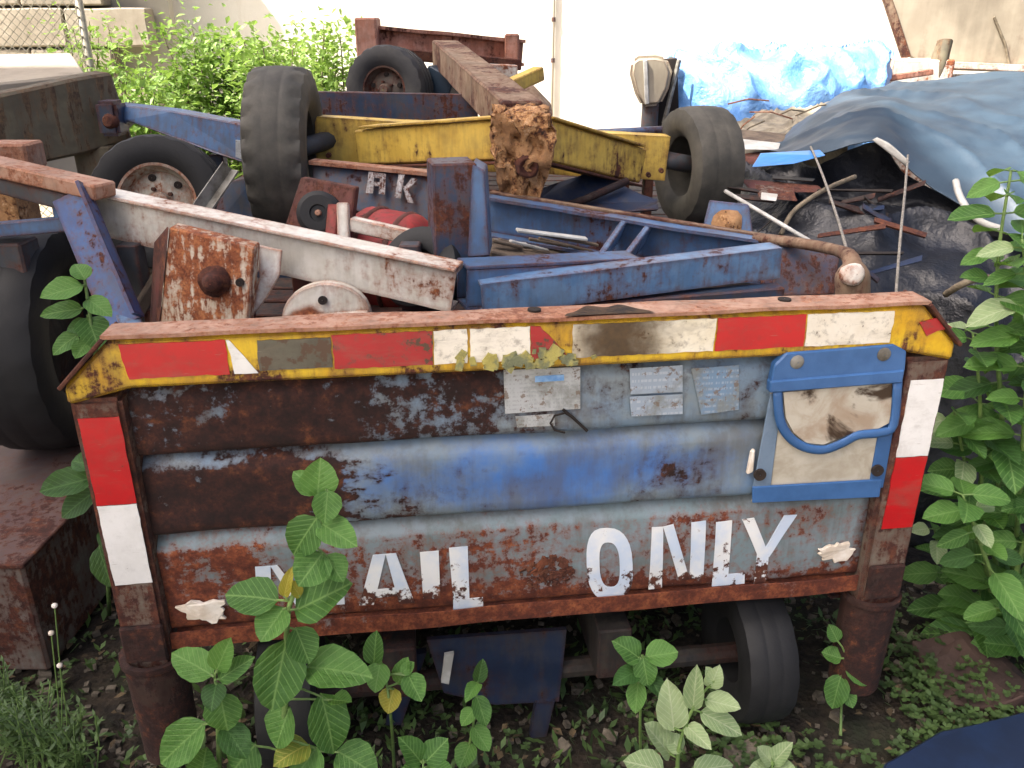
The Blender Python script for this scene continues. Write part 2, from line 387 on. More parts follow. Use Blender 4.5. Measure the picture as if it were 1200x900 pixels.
M['sheet_blue'] = plain('sheet_blue', hx('223140'), hx('344655'), 3.0, .5, .25, 11, bd=.01)
M['sheet_dark'] = plain('sheet_dark', hx('33383f'), hx('454a50'), 2.2, .4, .25, 12, bd=.01)
M['black_tarp'] = plain('black_tarp', hx('14161b'), hx('1f232c'), 5, .38, .5, 13, bd=.02)
M['rope'] = plain('rope', hx('8d8880'), hx('6e6a62'), 90, .8, .3, 14)
M['hose_white'] = plain('hose_white', hx('c4c4bf'), hx('a9a8a2'), 20, .5, .1, 15)
M['canvas'] = plain('canvas', hx('8d8574'), hx('5f594d'), 12, .85, .5, 16)
# setting
def ground_mat():
    t = NT('soil'); v = t.map(); n = t.noise(v, 3, 8, .65); n2 = t.noise(v, 22, 8, .7); vo = t.voro(v, 60)
    near = t.mix(t.mr(n2, .35, .65), hx('191510'), hx('3a3126')); near = t.mix(t.mr(n, .5, .65), near, hx('262c1b'))
    s = t.sep(); far = t.mix(t.mr(n, .4, .6), hx('a39a88'), hx('8b8373'))
    c = t.mix(t.mr(t.math('ADD', s[1], t.math('MULTIPLY', n, .8)), 4.3, 5.6), near, far)
    t.bump(t.math('ADD', t.math('MULTIPLY', vo, .5), n2), .8, .02); return t.fin(c, .95)
M['soil'] = ground_mat()
M['paving'] = plain('paving', hx('b5ad9c'), hx('a0988a'), 2, .9, .3, 40)  # pale tone for the added paving that bounces light
def wall_mat(name, a, b, stain, sc=1.2):
    t = NT(name); v = t.map(); n = t.noise(v, sc, 7, .65); n2 = t.noise(t.map((0,0,0), (2, 2, .25)), 2.5, 6, .65)
    c = t.mix(t.mr(n, .35, .7), a, b); c = t.mix(t.mr(n2, .55, .75, 0, .6), c, stain)
    t.bump(t.noise(v, 25, 6, .65), .25, .01); return t.fin(c, .85)
M['wall_white'] = wall_mat('wall_white', hx('e3dfd6'), hx('d9d5cb'), hx('c9c2b4'))
M['wall_grey'] = wall_mat('wall_grey', hx('9a9283'), hx('857c6e'), hx('6b6154'), 2.5)
M['wall_far'] = wall_mat('wall_far', hx('b0aa9d'), hx('a29b8d'), hx('857d70'))
M['wire'] = plain('wire', hx('9c9788'), hx('7d786c'), 40, .5, .1, 17, .5)
M['stone'] = plain('stone', hx('6f675a'), hx('4b453b'), 30, .9, .5, 18)
M['pink_slab'] = plain('pink_slab', hx('4d3b35'), hx('3a2d29'), 9, .9, .5, 19)
M['navy'] = plain('navy', hx('1c2c4a'), hx('15223b'), 8, .45, .2, 20)
M['glass_dark'] = plain('glass_dark', hx('2b3238'), hx('343c42'), 3, .15, .05, 21)
def leaf_mat(name, c1, c2, vein, trans=.35):
    t = NT(name); s = t.sep(); oi = t.n.new('ShaderNodeObjectInfo')
    ax = t.math('ABSOLUTE', s[0]); w = t.math('SINE', t.math('MULTIPLY', t.math('SUBTRACT', s[1], t.math('MULTIPLY', ax, .8)), 48.0))
    vn = t.mr(w, .72, .98, 0, .55); mid = t.mr(ax, .035, .0, 0, .9)
    n = t.noise(t.map(), 3.5, 6, .65)
    c = t.mix(t.mr(t.math('ADD', n, t.math('MULTIPLY', t.math('SUBTRACT', oi.outputs['Random'], .5), .45)), .3, .7), c1, c2)
    c = t.mix(t.math('MAXIMUM', vn, mid), c, vein)
    c = t.mix(t.mr(t.noise(t.map((4,4,4)), 9, 6, .7), .66, .76, 0, .7), c, hx('6b6a2c'))
    t.bump(t.math('SUBTRACT', n, t.math('MULTIPLY', vn, .8)), .35, .06)
    t.set(t.bsdf.inputs['Base Color'], c); t.set(t.bsdf.inputs['Roughness'], .5)
    tr = t.n.new('ShaderNodeBsdfTranslucent'); t.l.new(t.mix(.5, c, hx('8fae3a')), tr.inputs[0])
    mx = t.n.new('ShaderNodeMixShader'); mx.inputs[0].default_value = trans
    t.l.new(t.bsdf.outputs[0], mx.inputs[1]); t.l.new(tr.outputs[0], mx.inputs[2]); t.l.new(mx.outputs[0], t.out.inputs[0])
    return t.m
M['leaf'] = leaf_mat('leaf', hx('3d6a2c'), hx('5b8a3e'), hx('7ba257'))
M['leaf_dark'] = leaf_mat('leaf_dark', hx('264b1f'), hx('3c682e'), hx('598144'))
M['leaf_pale'] = leaf_mat('leaf_pale', hx('86a070'), hx('9db283'), hx('bcc9a2'))
M['leaf_yellow'] = leaf_mat('leaf_yellow', hx('a59a35'), hx('7f9038'), hx('c2b85a'))
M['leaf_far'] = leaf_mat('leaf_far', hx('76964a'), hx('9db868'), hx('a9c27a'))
M['stem'] = plain('stem', hx('6f8a4a'), hx('55703a'), 30, .6, .2, 22)
M['twig'] = plain('twig', hx('7a6f5c'), hx('5b5244'), 30, .85, .3, 23)
M['blade'] = plain('blade', hx('324a22'), hx('526c34'), 6, .6, .1, 24)
M['herb'] = plain('herb', hx('2c401e'), hx('48602f'), 7, .6, .1, 45)
M['litter'] = plain('litter', hx('6a5a40'), hx('3f3526'), 12, .9, .2, 25)

# ------------------------------------------------------------------ setting
def ground():
    b = MB(); n = 90
    def f(u, v):
        x = (u - .5); y = (v - .5)
        X = 120*math.copysign(abs(2*x)**2.6, x)*.5; Y = 3 + 120*math.copysign(abs(2*y)**2.6, y)*.5
        near = max(0, 1 - math.hypot(X, Y - 2)/9)
        return Vector((X, Y, -.03 + .04*near*mnoise.noise(Vector((X*1.5, Y*1.5, 0))) + .02*near*mnoise.noise(Vector((X*6, Y*6, 3)))))
    o = b.grid(f, n, n).build('ground', M['soil'], smooth=True); o['kind'] = 'structure'; return o
ground()
o = MB().grid(lambda u, v: Vector((-4.9 + 22*u, -16 + 15.2*v + (.12*mnoise.noise(Vector((u*40, 0, 1))) if v == 1 else 0), .022)), 40, 4).build('bounce_paving', M['paving'], None); o['kind'] = 'structure'  # unseen paving added behind the camera to bounce sunlight onto the panel
def wall(name, label, x0, x1, y, h, mat, cat='wall', th=.2, extra=None):
    t = thing(name, label, cat, ((x0+x1)/2, y + th/2, 0))
    MB().box(((x0+x1)/2, y+th/2, h/2 - .1), (x1-x0, th, h + .2)).build('wall_face', mat, t, .01)
    if extra: extra(t)
    return t
def wall_extra(t):
    MB().box((2.2, 9.08, 4.26), (11.4, .32, .12)).build('coping', M['wall_grey'], t, .01)
wall('yard_wall', 'tall white painted wall in full sun behind the scrap heap', -3.4, 7.8, 9.0, 4.2, M['wall_white'], extra=wall_extra)
p = W(648, 60, 8.975)
dp = thing('drain_pipe', 'thin grey drain pipe running up the white wall', 'pipe', (p.x, 8.975, 0))
MB().tube([(p.x, 8.975, -.05), (p.x, 8.975, 4.1)], .014, 10).build('pipe', M['wall_far'], dp, smooth=True)
for z in (1.25, 1.62, 2.8):
    MB().lathe([(.02, -.02), (.02, .02), (.014, .02)], (p.x, 8.975, z), (0,0,1), 10).build('bracket', M['grey_dark'], dp)

# old concrete block wall on the left, each block its own piece
cw = thing('block_wall', 'weathered grey concrete block wall behind the wire fence', 'wall', (-5.6, 8.6, 0))
MB().box((-5.5, 8.75, 1.4), (4.6, .12, 2.9)).build('mortar', M['wall_far'], cw)
blk = None
for r in range(9):
    for k in range(7):
        xx = -7.5 + k*.76 + (.38 if r % 2 else 0)
        if xx > -3.5: continue
        if blk is None:
            blk = MB().box((0,0,0), (.74, .2, .33)).subdiv(2).jitter(.012, 5, 2).build('block', M['wall_grey'], None, .012)
            o = blk
        else:
            o = blk.copy(); C.objects.link(o)
        o.parent = cw; o.location = (xx + 5.6, -.03 + rng.uniform(-.012, .012), .15 + r*.35); o.rotation_euler = (0, rng.uniform(-.01,.01), rng.uniform(-.01,.01))

# chain-link fence
fx0, fx1, fy, fh = -5.6, -2.75, 5.9, 2.1
fe = thing('chain_link_fence', 'sagging chain-link wire fence beside the weeds', 'fence', (fx0, fy, 0))
b = MB(); st = .058; nn = int((fx1-fx0)/st)
for i in range(-int(fh/st), nn):
    for sgn in (1, -1):
        x0 = fx0 + i*st; pts = []
        for k in (0, 1):
            xx = x0 + (k*fh); 
        a0 = max(0, fx0 - x0); a1 = min(fh, fx1 - x0)
        if a1 - a0 < .05: continue
        z0, z1 = (a0, a1) if sgn > 0 else (fh - a0, fh - a1)
        b.beam((x0 + a0, fy + .004*sgn, z0), (x0 + a1, fy + .004*sgn, z1), .004, .004)
o = b.build('wire_mesh', M['wire'], fe); o['kind'] = 'stuff'
for xx in (fx0, -4.2, fx1):
    MB().tube([(xx, fy + .03, -.1), (xx, fy + .03, fh + .08)], .026, 10).build('post', M['wire'], fe, smooth=True)
MB().tube([(fx0, fy + .03, fh + .02), (fx1, fy + .03, fh + .02)], .018, 8).build('rail', M['wire'], fe, smooth=True)

# block added out of view so that its shadow covers the heap
bd = thing('shade_block', 'added tall concrete block with small windows, unseen, put there to shade the yard', 'shade caster', (-8, -.5, 0))
MB().box((-8, -.5, 5), (6, 4.04, 10)).build('wall', M['wall_far'], bd, .03)
MB().box((-8, -.5, 10.15), (6.1, 4.14, .3)).build('roof', M['wall_grey'], bd, .02)
for yy in (-1.5, .5):
    for zz in (2.6, 6.4):
        w_ = MB().box((-4.97, yy, zz), (.1, 1.3, 1.1)).build('window', M['wall_grey'], bd, .01)
        MB().box((-4.94, yy, zz), (.08, 1.15, .95)).build('pane', M['glass_dark'], w_)

# ------------------------------------------------------------------ tyres and wheels
def tyre_mesh(c, ax, Rr, w, rimR, n=60, lug=.012, grooves=True):
    h = w/2; pr = [(rimR, -h*.75), (rimR + (Rr-rimR)*.25, -h*.98), (rimR + (Rr-rimR)*.65, -h), (Rr*.965, -h*.9), (Rr*.99, -h*.74)]
    if grooves:
        for g in (-.42, 0, .42):
            pr += [(Rr, h*(g-.16)), (Rr - .012, h*(g-.13)), (Rr - .012, h*(g+.07)), (Rr, h*(g+.10))]
    else: pr += [(Rr*1.0, -h*.5), (Rr*1.004, -h*.3), (Rr*1.0, -h*.27), (Rr*1.006, -h*.22), (Rr*1.008, h*.2), (Rr*1.002, h*.25), (Rr*1.004, h*.3), (Rr*1.0, h*.5)]
    pr += [(Rr*.99, h*.74), (Rr*.965, h*.9), (rimR + (Rr-rimR)*.65, h), (rimR + (Rr-rimR)*.25, h*.98), (rimR, h*.75)]
    L = len(pr)
    def fn(i, k, r):
        if lug and i in (3, 4, L-5, L-4) and (k % 3 == 0): return r - lug
        return r
    return MB().lathe(pr, c, ax, n, fn, close=True)
def wheel(parent, c, ax, Rr, w, rimR, rub, rimm, n=60, lug=.012, holes=5, nuts=True, dish=.3, grooves=True):
    c = Vector(c); ax = Vector(ax).normalized(); wp = part('wheel', parent)
    tyre_mesh(c, ax, Rr, w, rimR, n, lug, grooves).build('tyre', rub, wp, smooth=40)
    h = w/2
    MB().lathe([(rimR*1.03, -h*.74), (rimR*1.03, h*.74), (rimR*1.06, h*.80), (rimR*.97, h*.80), (rimR*.93, h*.55), (rimR*.82, h*dish), (rimR*.6, h*(dish+.12)),
                (rimR*.45, h*(dish+.2)), (rimR*.3, h*(dish+.2)), (rimR*.27, h*(dish+.5)), (rimR*.2, h*(dish+.6)), (.001, h*(dish+.6))], c, ax, 36).build('rim', rimm, wp, smooth=35)
    s = ax.cross(Vector((0,0,1))).normalized(); u = s.cross(ax)
    if holes:
        b = MB()
        for k in range(holes):
            a = 2*math.pi*k/holes + .3; q = c + (s*math.cos(a) + u*math.sin(a))*rimR*.68 + ax*h*(dish+.05)
            b.lathe([(.001, .012), (rimR*.1, .012), (rimR*.1, -.01)], q, ax, 12)
        b.build('hand_holes', M['hole'], wp)
    if nuts:
        b = MB()
        for k in range(5):
            a = 2*math.pi*k/5; q = c + (s*math.cos(a) + u*math.sin(a))*rimR*.38 + ax*h*(dish+.2)
            b.lathe([(.001, .016), (rimR*.055, .016), (rimR*.06, -.005)], q, ax, 6)
        b.build('lug_nuts', M['rust_dark'], wp)
    return wp

# ------------------------------------------------------------------ the mail cart with its end panel
cart = thing('baggage_cart', 'rusty blue-grey cart end panel lettered for mail, red and white tape around its frame', 'cart', CART0)
cart.rotation_euler = (0, 0, PSI); cart['_o'] = (0, 0, 0)
UL, UR = -.805, .905; ULi, URi = -.712, .80; ZT = 1.092; ZR = .992; ZB = .405
def L(u, v, z): return Vector((u, v, z))
# top rail
MB().poly_extrude([L(UL,0,.965), L(UL,0,1.0), L(-.715,0,ZT-.006), L(.82,0,ZT-.006), L(UR,0,1.0), L(UR,0,.965), L(URi-.02,0,ZR), L(ULi+.02,0,ZR)], L(0,.085,0)).build('top_rail', M['yellow_rail'], cart, .006, local=True)
b = MB(); NS = 40
def flange(u, v):
    x = -.725 + 1.555*u; return L(x, -.006 + .105*v + .004*mnoise.noise(Vector((x*7, v*3, 1))), ZT + .004*mnoise.noise(Vector((x*5, v*2, 7))) - .012*(v > .99))
MB().grid(flange, NS, 3).build('top_flange', M['salmon'], cart, local=True, solid=.007)
for (ua, za, ub, zb) in ((-.722, ZT-.002, UL-.006, 1.0), (.826, ZT-.002, UR+.006, 1.0)):
    MB().beam(L(ua, .04, za), L(ub, .04, zb), .1, .008).build('corner_strip', M['rust_dark'], cart, .002, local=True)
for px in (630, 930):
    u, z = UZ(px, 372 - (px-600)*.05); MB().lathe([(.001,.003),(.013,.003),(.013,-.004)], L(u, .04, ZT + .004), (0,0,1), 12).build('bolt_hole', M['hole'], cart, local=True)
# posts and sockets
for (a, c_) in ((UL, ULi), (URi, UR)):
    MB().box(L((a+c_)/2, .042, (.973+.35)/2), (c_-a-.004, .08, .973-.35)).build('post', M['post'], cart, .008, local=True, seg=2)
    m_ = (a+c_)/2
    MB().box(L(m_, -.003, .43), (.085, .012, .09)).build('post_plate', M['maroon_cup'], cart, .004, local=True)
    b = MB().lathe([(.058,-.14),(.062,.11),(.068,.115),(.068,.128),(.056,.128),(.052,.115),(.05,-.1)], L(m_, .04, .25), (0,0,1), 28)
    b.jitter(.003, 20).build('socket', M['maroon_cup'], cart, smooth=40, local=True)
# boards
def bdisp(x, z, seed): return mnoise.noise(Vector((x*4.1, z*7, seed)))*.006 + mnoise.noise(Vector((x*13, z*17, seed+5)))*.002
def board(z1, z0, mat, seed):
    hgt = z1 - z0
    prof = [(.062, z1 + .004), (.056, z1 - .004), (.030, z1 - .024), (.028, z1 - .035)]
    for k in range(1, 8): prof.append((.028, z1 - .035 - (hgt - .05)*k/8))
    prof += [(.028, z0 + .014), (.033, z0 + .006), (.06, z0 - .002)]
    nu = 60; U0, U1 = ULi + .002, URi - .002
    def f(u, v):
        x = U0 + (U1-U0)*u; k = v*(len(prof)-1); i = min(int(k), len(prof)-2); fr = k - i
        vv = prof[i][0]*(1-fr) + prof[i+1][0]*fr; z = prof[i][1]*(1-fr) + prof[i+1][1]*fr
        return L(x, vv + bdisp(x, z, seed), z + .003*mnoise.noise(Vector((x*3, 0, seed))))
    return MB().grid(f, nu, len(prof)-1).build('board', mat, cart, smooth=50, local=True, solid=.004)
B1 = board(.985, .838, M['board1'], 1); B2 = board(.832, .660, M['board2'], 2); B3 = board(.654, .432, M['board3'], 3)
B1['label'] = 'top steel board, rusted dark brown over half its width'; B2['label'] = 'middle steel board with a bright blue patch'; B3['label'] = 'bottom steel board with worn stencilled letters'
MB().profile([(.0,-.02),(.07,-.02),(.07,.02),(.066,.02),(.066,-.014),(.004,-.014),(.004,.012),(0,.012)], L(ULi, .085, .416), L(URi, .085, .416), seg=30, jit=.004).build('bottom_rail', M['board3'], cart, local=True)
# front skin plates laid out on the panel (thin, proud of the surface)
def plate(name, pxs, v, th, mat, parent=cart, bevel=0):
    pts = [L(*(lambda q: (q[0], v, q[1]))(UZ(x, y, v))) for x, y in pxs]
    return MB().poly_extrude(pts, L(0, th, 0)).build(name, mat, parent, bevel, local=True)
def onrail(x0, x1, a=1.08, c_=1.008):   # rail tape between two sight columns
    u0 = UZ(x0, 395)[0]; u1 = UZ(x1, 395)[0]; return [L(u0,-.002,a), L(u1,-.002,a), L(u1,-.002,c_), L(u0,-.002,c_)]
def ragged(pts, amp=.0022, v=.002):
    out = []; n = len(pts)
    for i in range(n):
        a, c_ = pts[i], pts[(i+1) % n]; k = max(2, int((c_-a).length/.008))
        for j in range(k):
            q = a.lerp(c_, j/k); w = mnoise.noise(q*70)*amp + (mnoise.noise(q*25 + Vector((9,9,9)))*amp*1.2)
            out.append(q + L(w, 0, mnoise.noise(q*60 + Vector((4,1,7)))*amp))
    return MB().poly_extrude(out, L(0, v, 0))
def tape_quad(x0, x1, mat, cut0=0, cut1=0, z0=1.012, z1=1.078):
    u0 = UZ(x0, 400 - (x0-140)*.055)[0]; u1 = UZ(x1, 400 - (x1-140)*.055)[0]
    pts = [L(u0, -.0025, z1), L(u1 - cut1, -.0025, z1), L(u1, -.0025, z0), L(u0 + cut0, -.0025, z0)]
    return ragged(pts).build('reflective_tape', mat, cart, local=True)
tape_quad(138, 263, M['tape_red'], .008)
tape_quad(264, 298, M['tape_white_clean'], .008, .045)
tape_quad(300, 386, M['tape_worn'], 0, 0, 1.016, 1.074)
tape_quad(388, 506, M['tape_red_old'])
tape_quad(507.5, 547, M['tape_white']); tape_quad(550, 621, M['tape_white'])
tape_quad(622, 668, M['tape_red_old'], 0, .055)
tape_quad(672, 841, M['tape_sooty'])
tape_quad(843, 947, M['tape_red']); tape_quad(949, 1051, M['tape_white'])
def vtape(u, zs, mats):
    for (za, zb), m_ in zip(zs, mats):
        ragged([L(u-.036,-.0005,za), L(u+.036,-.0005,za), L(u+.036,-.0005,zb), L(u-.036,-.0005,zb)], .0012).build('reflective_tape', M[m_], cart, local=True)
vtape((UL+ULi)/2 + .002, [(.938,.757), (.755,.575)], ['tape_red', 'tape_white_clean'])
vtape((UR+URi)/2 + .006, [(.925,.748), (.746,.57)], ['tape_white_clean', 'tape_red'])
plate('red_mark', [(1078,378),(1100,372),(1116,384),(1098,388),(1086,394)], -.003, .002, M['tape_red_old'])
# crusty lichen and scorched edge on the rail
b = MB()
for k in range(70):
    u = UZ(rng.gauss(612, 32), 415)[0]; z = rng.uniform(1.0, 1.022) + max(0, rng.gauss(0, .008)); r = rng.uniform(.004, .011)
    m_ = Matrix.Rotation(rng.uniform(0, 6), 3, 'Y'); b.box(L(u, -.004, z), (r*2, .006, r*1.3), m_)
b.jitter(.003, 60).build('lichen_crust', M['lichen'], cart, local=True)['kind'] = 'stuff'
def scorch(u, v):
    x0, x1 = UZ(660, 375)[0], UZ(765, 372)[0]; x = x0 + (x1-x0)*u
    w_ = math.sin(math.pi*u)**.6*(1 + .35*mnoise.noise(Vector((x*30, v, 2))))
    return L(x, -.0095 + .05*v*w_, ZT + .006 + .0012*w_)
MB().grid(scorch, 24, 4).build('scorch_mark', M['soot'], cart, local=True)
# letters
def strokes(letter, polys):
    b = MB()
    for pl in polys:
        pts = [L(*(lambda q: (q[0], .0245, q[1]))(UZ(x, y, .025))) for x, y in pl]
        b.poly_extrude(pts, L(0, .0015, 0))
    if len(polys) < 10: b.subdiv(5)
    for v in b.bm.verts: v.co.y = .028 + bdisp(v.co.x, v.co.z, 3) - (.0048 if v.co.y < .025 else .003)
    o = b.build('letter_' + letter, M['letter'], B3, local=True); return o
def ring(cx, cy, rx, ry, ix, iy, tilt=0, n=28):
    out = []
    for k in range(n):
        a0, a1 = 2*math.pi*k/n, 2*math.pi*(k+1)/n
        P_ = lambda a, x, y: (cx + x*math.copysign(abs(math.cos(a))**.75, math.cos(a)) - tilt*y*math.sin(a), cy - y*math.copysign(abs(math.sin(a))**.75, math.sin(a)))
        out.append([P_(a0, rx, ry), P_(a1, rx, ry), P_(a1, ix, iy), P_(a0, ix, iy)])
    return out
strokes('m', [[(299,664),(317,663),(319,716),(302,717)], [(317,663),(325,662),(354,700),(346,708)], [(374,658),(382,657),(354,708),(346,702)], [(382,657),(401,655),(404,708),(386,709)]])
strokes('a', [[(437,650),(452,649),(438,708),(421,709)], [(452,649),(464,648),(486,706),(468,707)], [(440,690),(470,687),(472,697),(437,700)]])
strokes('i', [[(492,647),(514,645),(516,700),(496,702)]])
strokes('l', [[(526,642),(548,640),(550,700),(531,702)], [(531,702),(566,699),(566,713),(531,717)]])
strokes('o', ring(714, 661, 27, 42, 12, 26, .06))
strokes('n', [[(764,618),(777,617),(776,690),(760,691)], [(777,617),(789,614),(808,679),(796,681)], [(810,612),(827,610),(824,676),(808,679)]])
strokes('l', [[(839,612),(858,610),(853,672),(835,674)], [(835,674),(872,670),(872,683),(834,687)]])
strokes('y', [[(870,609),(884,607),(900,648),(888,652)], [(919,604),(934,603),(901,652),(893,648)], [(887,648),(901,646),(897,682),(883,684)]])
# blistered rust patch between the words
b = MB(); bu_, bz_ = UZ(640, 668, .03)
for k in range(120):
    a = rng.uniform(0, 6.28); r = .046*math.sqrt(rng.random()); sz = rng.uniform(.003, .010)
    b.box(L(bu_ + r*1.25*math.cos(a), .0235 - .004*rng.random(), bz_ + r*.8*math.sin(a)), (sz*1.6, .004, sz), Matrix.Rotation(a, 3, 'Y') @ Matrix.Rotation(rng.uniform(-.5,.5), 3, 'X'))
o = b.jitter(.002, 90).build('rust_blister', M['rust_flaky'], cart, local=True); o['kind'] = 'stuff'
def flake(cx, cy, r, seed):
    u, z = UZ(cx, cy, .02); n = 30; pts = []
    for k in range(n):
        a = 2*math.pi*k/n; rr = r*(1 + .55*mnoise.noise(Vector((math.cos(a)*2, math.sin(a)*2, seed))) + .3*mnoise.noise(Vector((math.cos(a)*6, math.sin(a)*6, seed))))
        pts.append(L(u + rr*1.3*math.cos(a), .016, z + rr*.75*math.sin(a)))
    MB().poly_extrude(pts, L(0, .008, 0)).jitter(.004, 40, seed).build('foam_patch', M['white_flake'], cart, .001, local=True)
flake(243, 716, .036, 1.5); flake(981, 647, .032, 4.2)
# stickers
st1 = plate('sticker', [(590,434),(680,430),(680,479),(592,485)], .0215, .002, M['sticker_grey'])
plate('sticker_heading', [(627,441),(661,439),(661,446),(627,448)], .0205, .001, M['sticker_line'], st1)
plate('sticker', [(604,488),(650,485),(650,499),(606,501)], .0235, .001, M['sticker_grey'])
plate('sticker', [(738,432),(800,428),(800,459),(739,462)], .0215, .001, M['sticker_faded'])
plate('sticker', [(738,465),(800,462),(800,485),(740,488)], .0215, .001, M['sticker_faded'])
plate('sticker', [(810,432),(866,428),(866,480),(822,486)], .0220, .001, M['sticker_blue'])
def wirepath(pxs, v): return [L(*(lambda q: (q[0], v, q[1]))(UZ(x, y, v))) for x, y in pxs]
MB().tube(wirepath([(686,503),(675,492),(662,484),(650,487),(645,496),(650,504),(662,507)], .018), .0022, 6).build('loose_wire', M['hole'], cart, local=True)
MB().tube(wirepath([(660,480),(672,490),(688,505)], .018), .0035, 6).build('loose_wire', M['hole'], cart, local=True)
# document pocket
pk = part('document_pocket', cart)
plate('backing', [(905,458),(1058,446),(1030,583),(882,590)], .010, .010, M['film'], pk, .002)
plate('side_strip', [(903,462),(918,460),(903,575),(882,576)], .006, .005, M['pocket_dim'], pk, .002)
plate('side_strip', [(1040,450),(1057,449),(1036,572),(1018,573)], .006, .005, M['pocket_blue'], pk, .002)
plate('bottom_strip', [(882,571),(1034,562),(1031,583),(882,590)], .003, .006, M['pocket_blue'], pk, .002)
plate('flap', [(922,414),(1048,404),(1063,412),(1061,436),(903,450),(908,428)], -.006, .02, M['pocket_blue'], pk, .003)
plate('flap_hem', [(903,447),(1061,434),(1058,449),(902,461)], -.010, .02, M['pocket_blue'], pk, .003)
win = [(918,460),(921,490),(930,507),(945,519),(965,521),(985,513),(1005,505),(1030,502),(1043,495),(1047,448)]
plate('window', win, .0005, .006, M['film_burnt'], pk)
band = wirepath([(911,458),(914,492),(925,512),(943,524),(966,527),(988,519),(1006,510),(1032,507),(1047,498),(1052,447)], -.002)
band2 = []
for i in range(len(band)-1):
    for k in range(4): band2.append(crom(band, (i + k/4)/(len(band)-1)))
band2.append(band[-1])
pb_ = MB().tube(band2, .0105, 8)
for v in pb_.bm.verts: v.co.y = -.002 + (v.co.y + .002)*.35
pb_.build('piping', M['pocket_blue'], pk, smooth=True, local=True)
for q in ((935,425),(1037,416)):
    u, z = UZ(*q, -.01); s_ = MB().lathe([(.001,.005),(.008,.005),(.014,.002),(.015,-.004)], L(u, -.006, z), (0,-1,0), 20).build('screw', M['steel'], pk, smooth=40, local=True)
for q in ((891,557),(1029,552)):
    u, z = UZ(*q, 0); MB().lathe([(.001,.002),(.013,.003),(.013,-.004)], L(u, .002, z), (0,-1,0), 16).build('grommet', M['hole'], pk, local=True)
u, z = UZ(880, 540, .02); MB().poly_extrude([L(u-.008,.012,z-.03), L(u+.006,.012,z-.024), L(u+.004,.012,z+.03), L(u-.004,.012,z+.026)], L(0,.012,0)).build('foam_patch', M['white_flake'], cart, .003, local=True)
# deck, side sills, wheels, tow tongue
b = 0
for k in range(9):
    MB().box(L(-.66 + k*.1885, 1.52, .378), (.18, 2.85, .03)).build('deck_plank', M['wood_old'], cart, .004, local=True)
for u in (UL + .05, UR - .05):
    MB().channel(L(u, .12, .345), L(u, 2.95, .345), .1, .05, .008, side=(1 if u < 0 else -1)).build('side_sill', M['blue_dark'], cart, local=True)
for v in (.36, 1.5, 2.9):
    MB().box(L(.05, v, .325), (1.56, .06, .06)).build('cross_member', M['under'], cart, .004, local=True)
WU = UZ(903, 780, 0)[0]
for (u, v) in ((WU, .13), (-.5, .13), (WU, 2.55), (-.5, 2.55)):
    wheel(cart, L(u, v, .158), L(1 if u > 0 else -1, 0, 0), .175, .13, .08, M['rubber_black'], M['under'], 48, .003, grooves=False)
for v in (.13, 2.55):
    MB().tube([L(-.5, v, .148), L(WU, v, .148)], .025, 10).build('axle', M['under'], cart, local=True)
    for u in (-.25, .25): MB().box(L(u, v + .08, .235), (.08, .3, .14)).build('spring_hanger', M['under'], cart, .004, local=True)
q0 = UZ(500,752,.1); q1 = UZ(660,742,.1)
plate('tongue_plate', [(500,750),(664,738),(655,822),(580,826),(520,812)], .10, .012, M['under_blue'])
plate('tongue_strut', [(628,824),(650,822),(634,892),(616,892)], .09, .02, M['under_blue'])
plate('tongue_strut', [(470,770),(500,765),(470,850),(452,850)], .14, .02, M['under_blue'])
plate('cable_end', [(521,768),(532,766),(526,802),(517,800)], .08, .01, M['hose_white'])

# ------------------------------------------------------------------ skids under the heap
def skid(name, label, x0, x1, y0, y1, z0, z1):
    t = thing(name, label, 'frame', ((x0+x1)/2, (y0+y1)/2, z0))
    for x in (x0 + .04, x1 - .04):
        for y in (y0 + .04, y1 - .04, (y0+y1)/2):
            MB().box((x, y, (z0+z1)/2 - .03), (.07, .07, z1-z0-.06)).build('leg', M['blue_dark'], t, .004)
    for y in (y0 + .04, y1 - .04): MB().box(((x0+x1)/2, y, z1-.035), (x1-x0, .08, .07)).build('rail', M['blue_dark'], t, .004)
    n = int((y1-y0-.16)/.125)
    for k in range(n):
        MB().box(((x0+x1)/2, y0 + .15 + (k)*.125, z1 - .02), (x1-x0-.02, .105, .03)).build('slat', M['dark_steel'], t, .003)
    return t
skid('skid_frame', 'dark blue slatted skid frame under the white beam', -.93, -.02, 1.9, 2.62, .393, .9)
skid('skid_frame', 'dark blue slatted skid frame under the blue frame', .0, .98, 1.95, 2.72, .393, .88)
skid('skid_frame', 'dark blue slatted skid frame under the yellow axle', -1.3, .9, 2.78, 4.6, 0, .93)

# ------------------------------------------------------------------ white beam with the rusty plate
wb = thing('white_tow_frame', 'peeling white steel tow frame with a rusty square plate, above the red tape', 'frame', (-.6, 2.0, .95))
A = W(112, 252, 2.05); B = W(532, 342, 1.86)
MB().channel(A, B, .1, .06, .008, side=-1, seg=30, jit=.004).build('beam', M['white_rust'], wb)
d_, s_, u_ = frame(A, B)
MB().beam(A + u_*.054 + s_*-.02, B + u_*.054 + s_*-.02, .075, .008).build('beam_cap', M['white_rust'], wb, .002)
A2 = W(-60, 182, 2.15); B2_ = W(124, 224, 2.0)
MB().beam(A2, B2_, .07, .035).build('salmon_bar', M['salmon'], wb, .004)
MB().beam(A2 + Vector((0,.01,-.04)), B2_ + Vector((-.05,.01,-.035)), .05, .04).build('under_bar', M['grey_dark'], wb, .004)
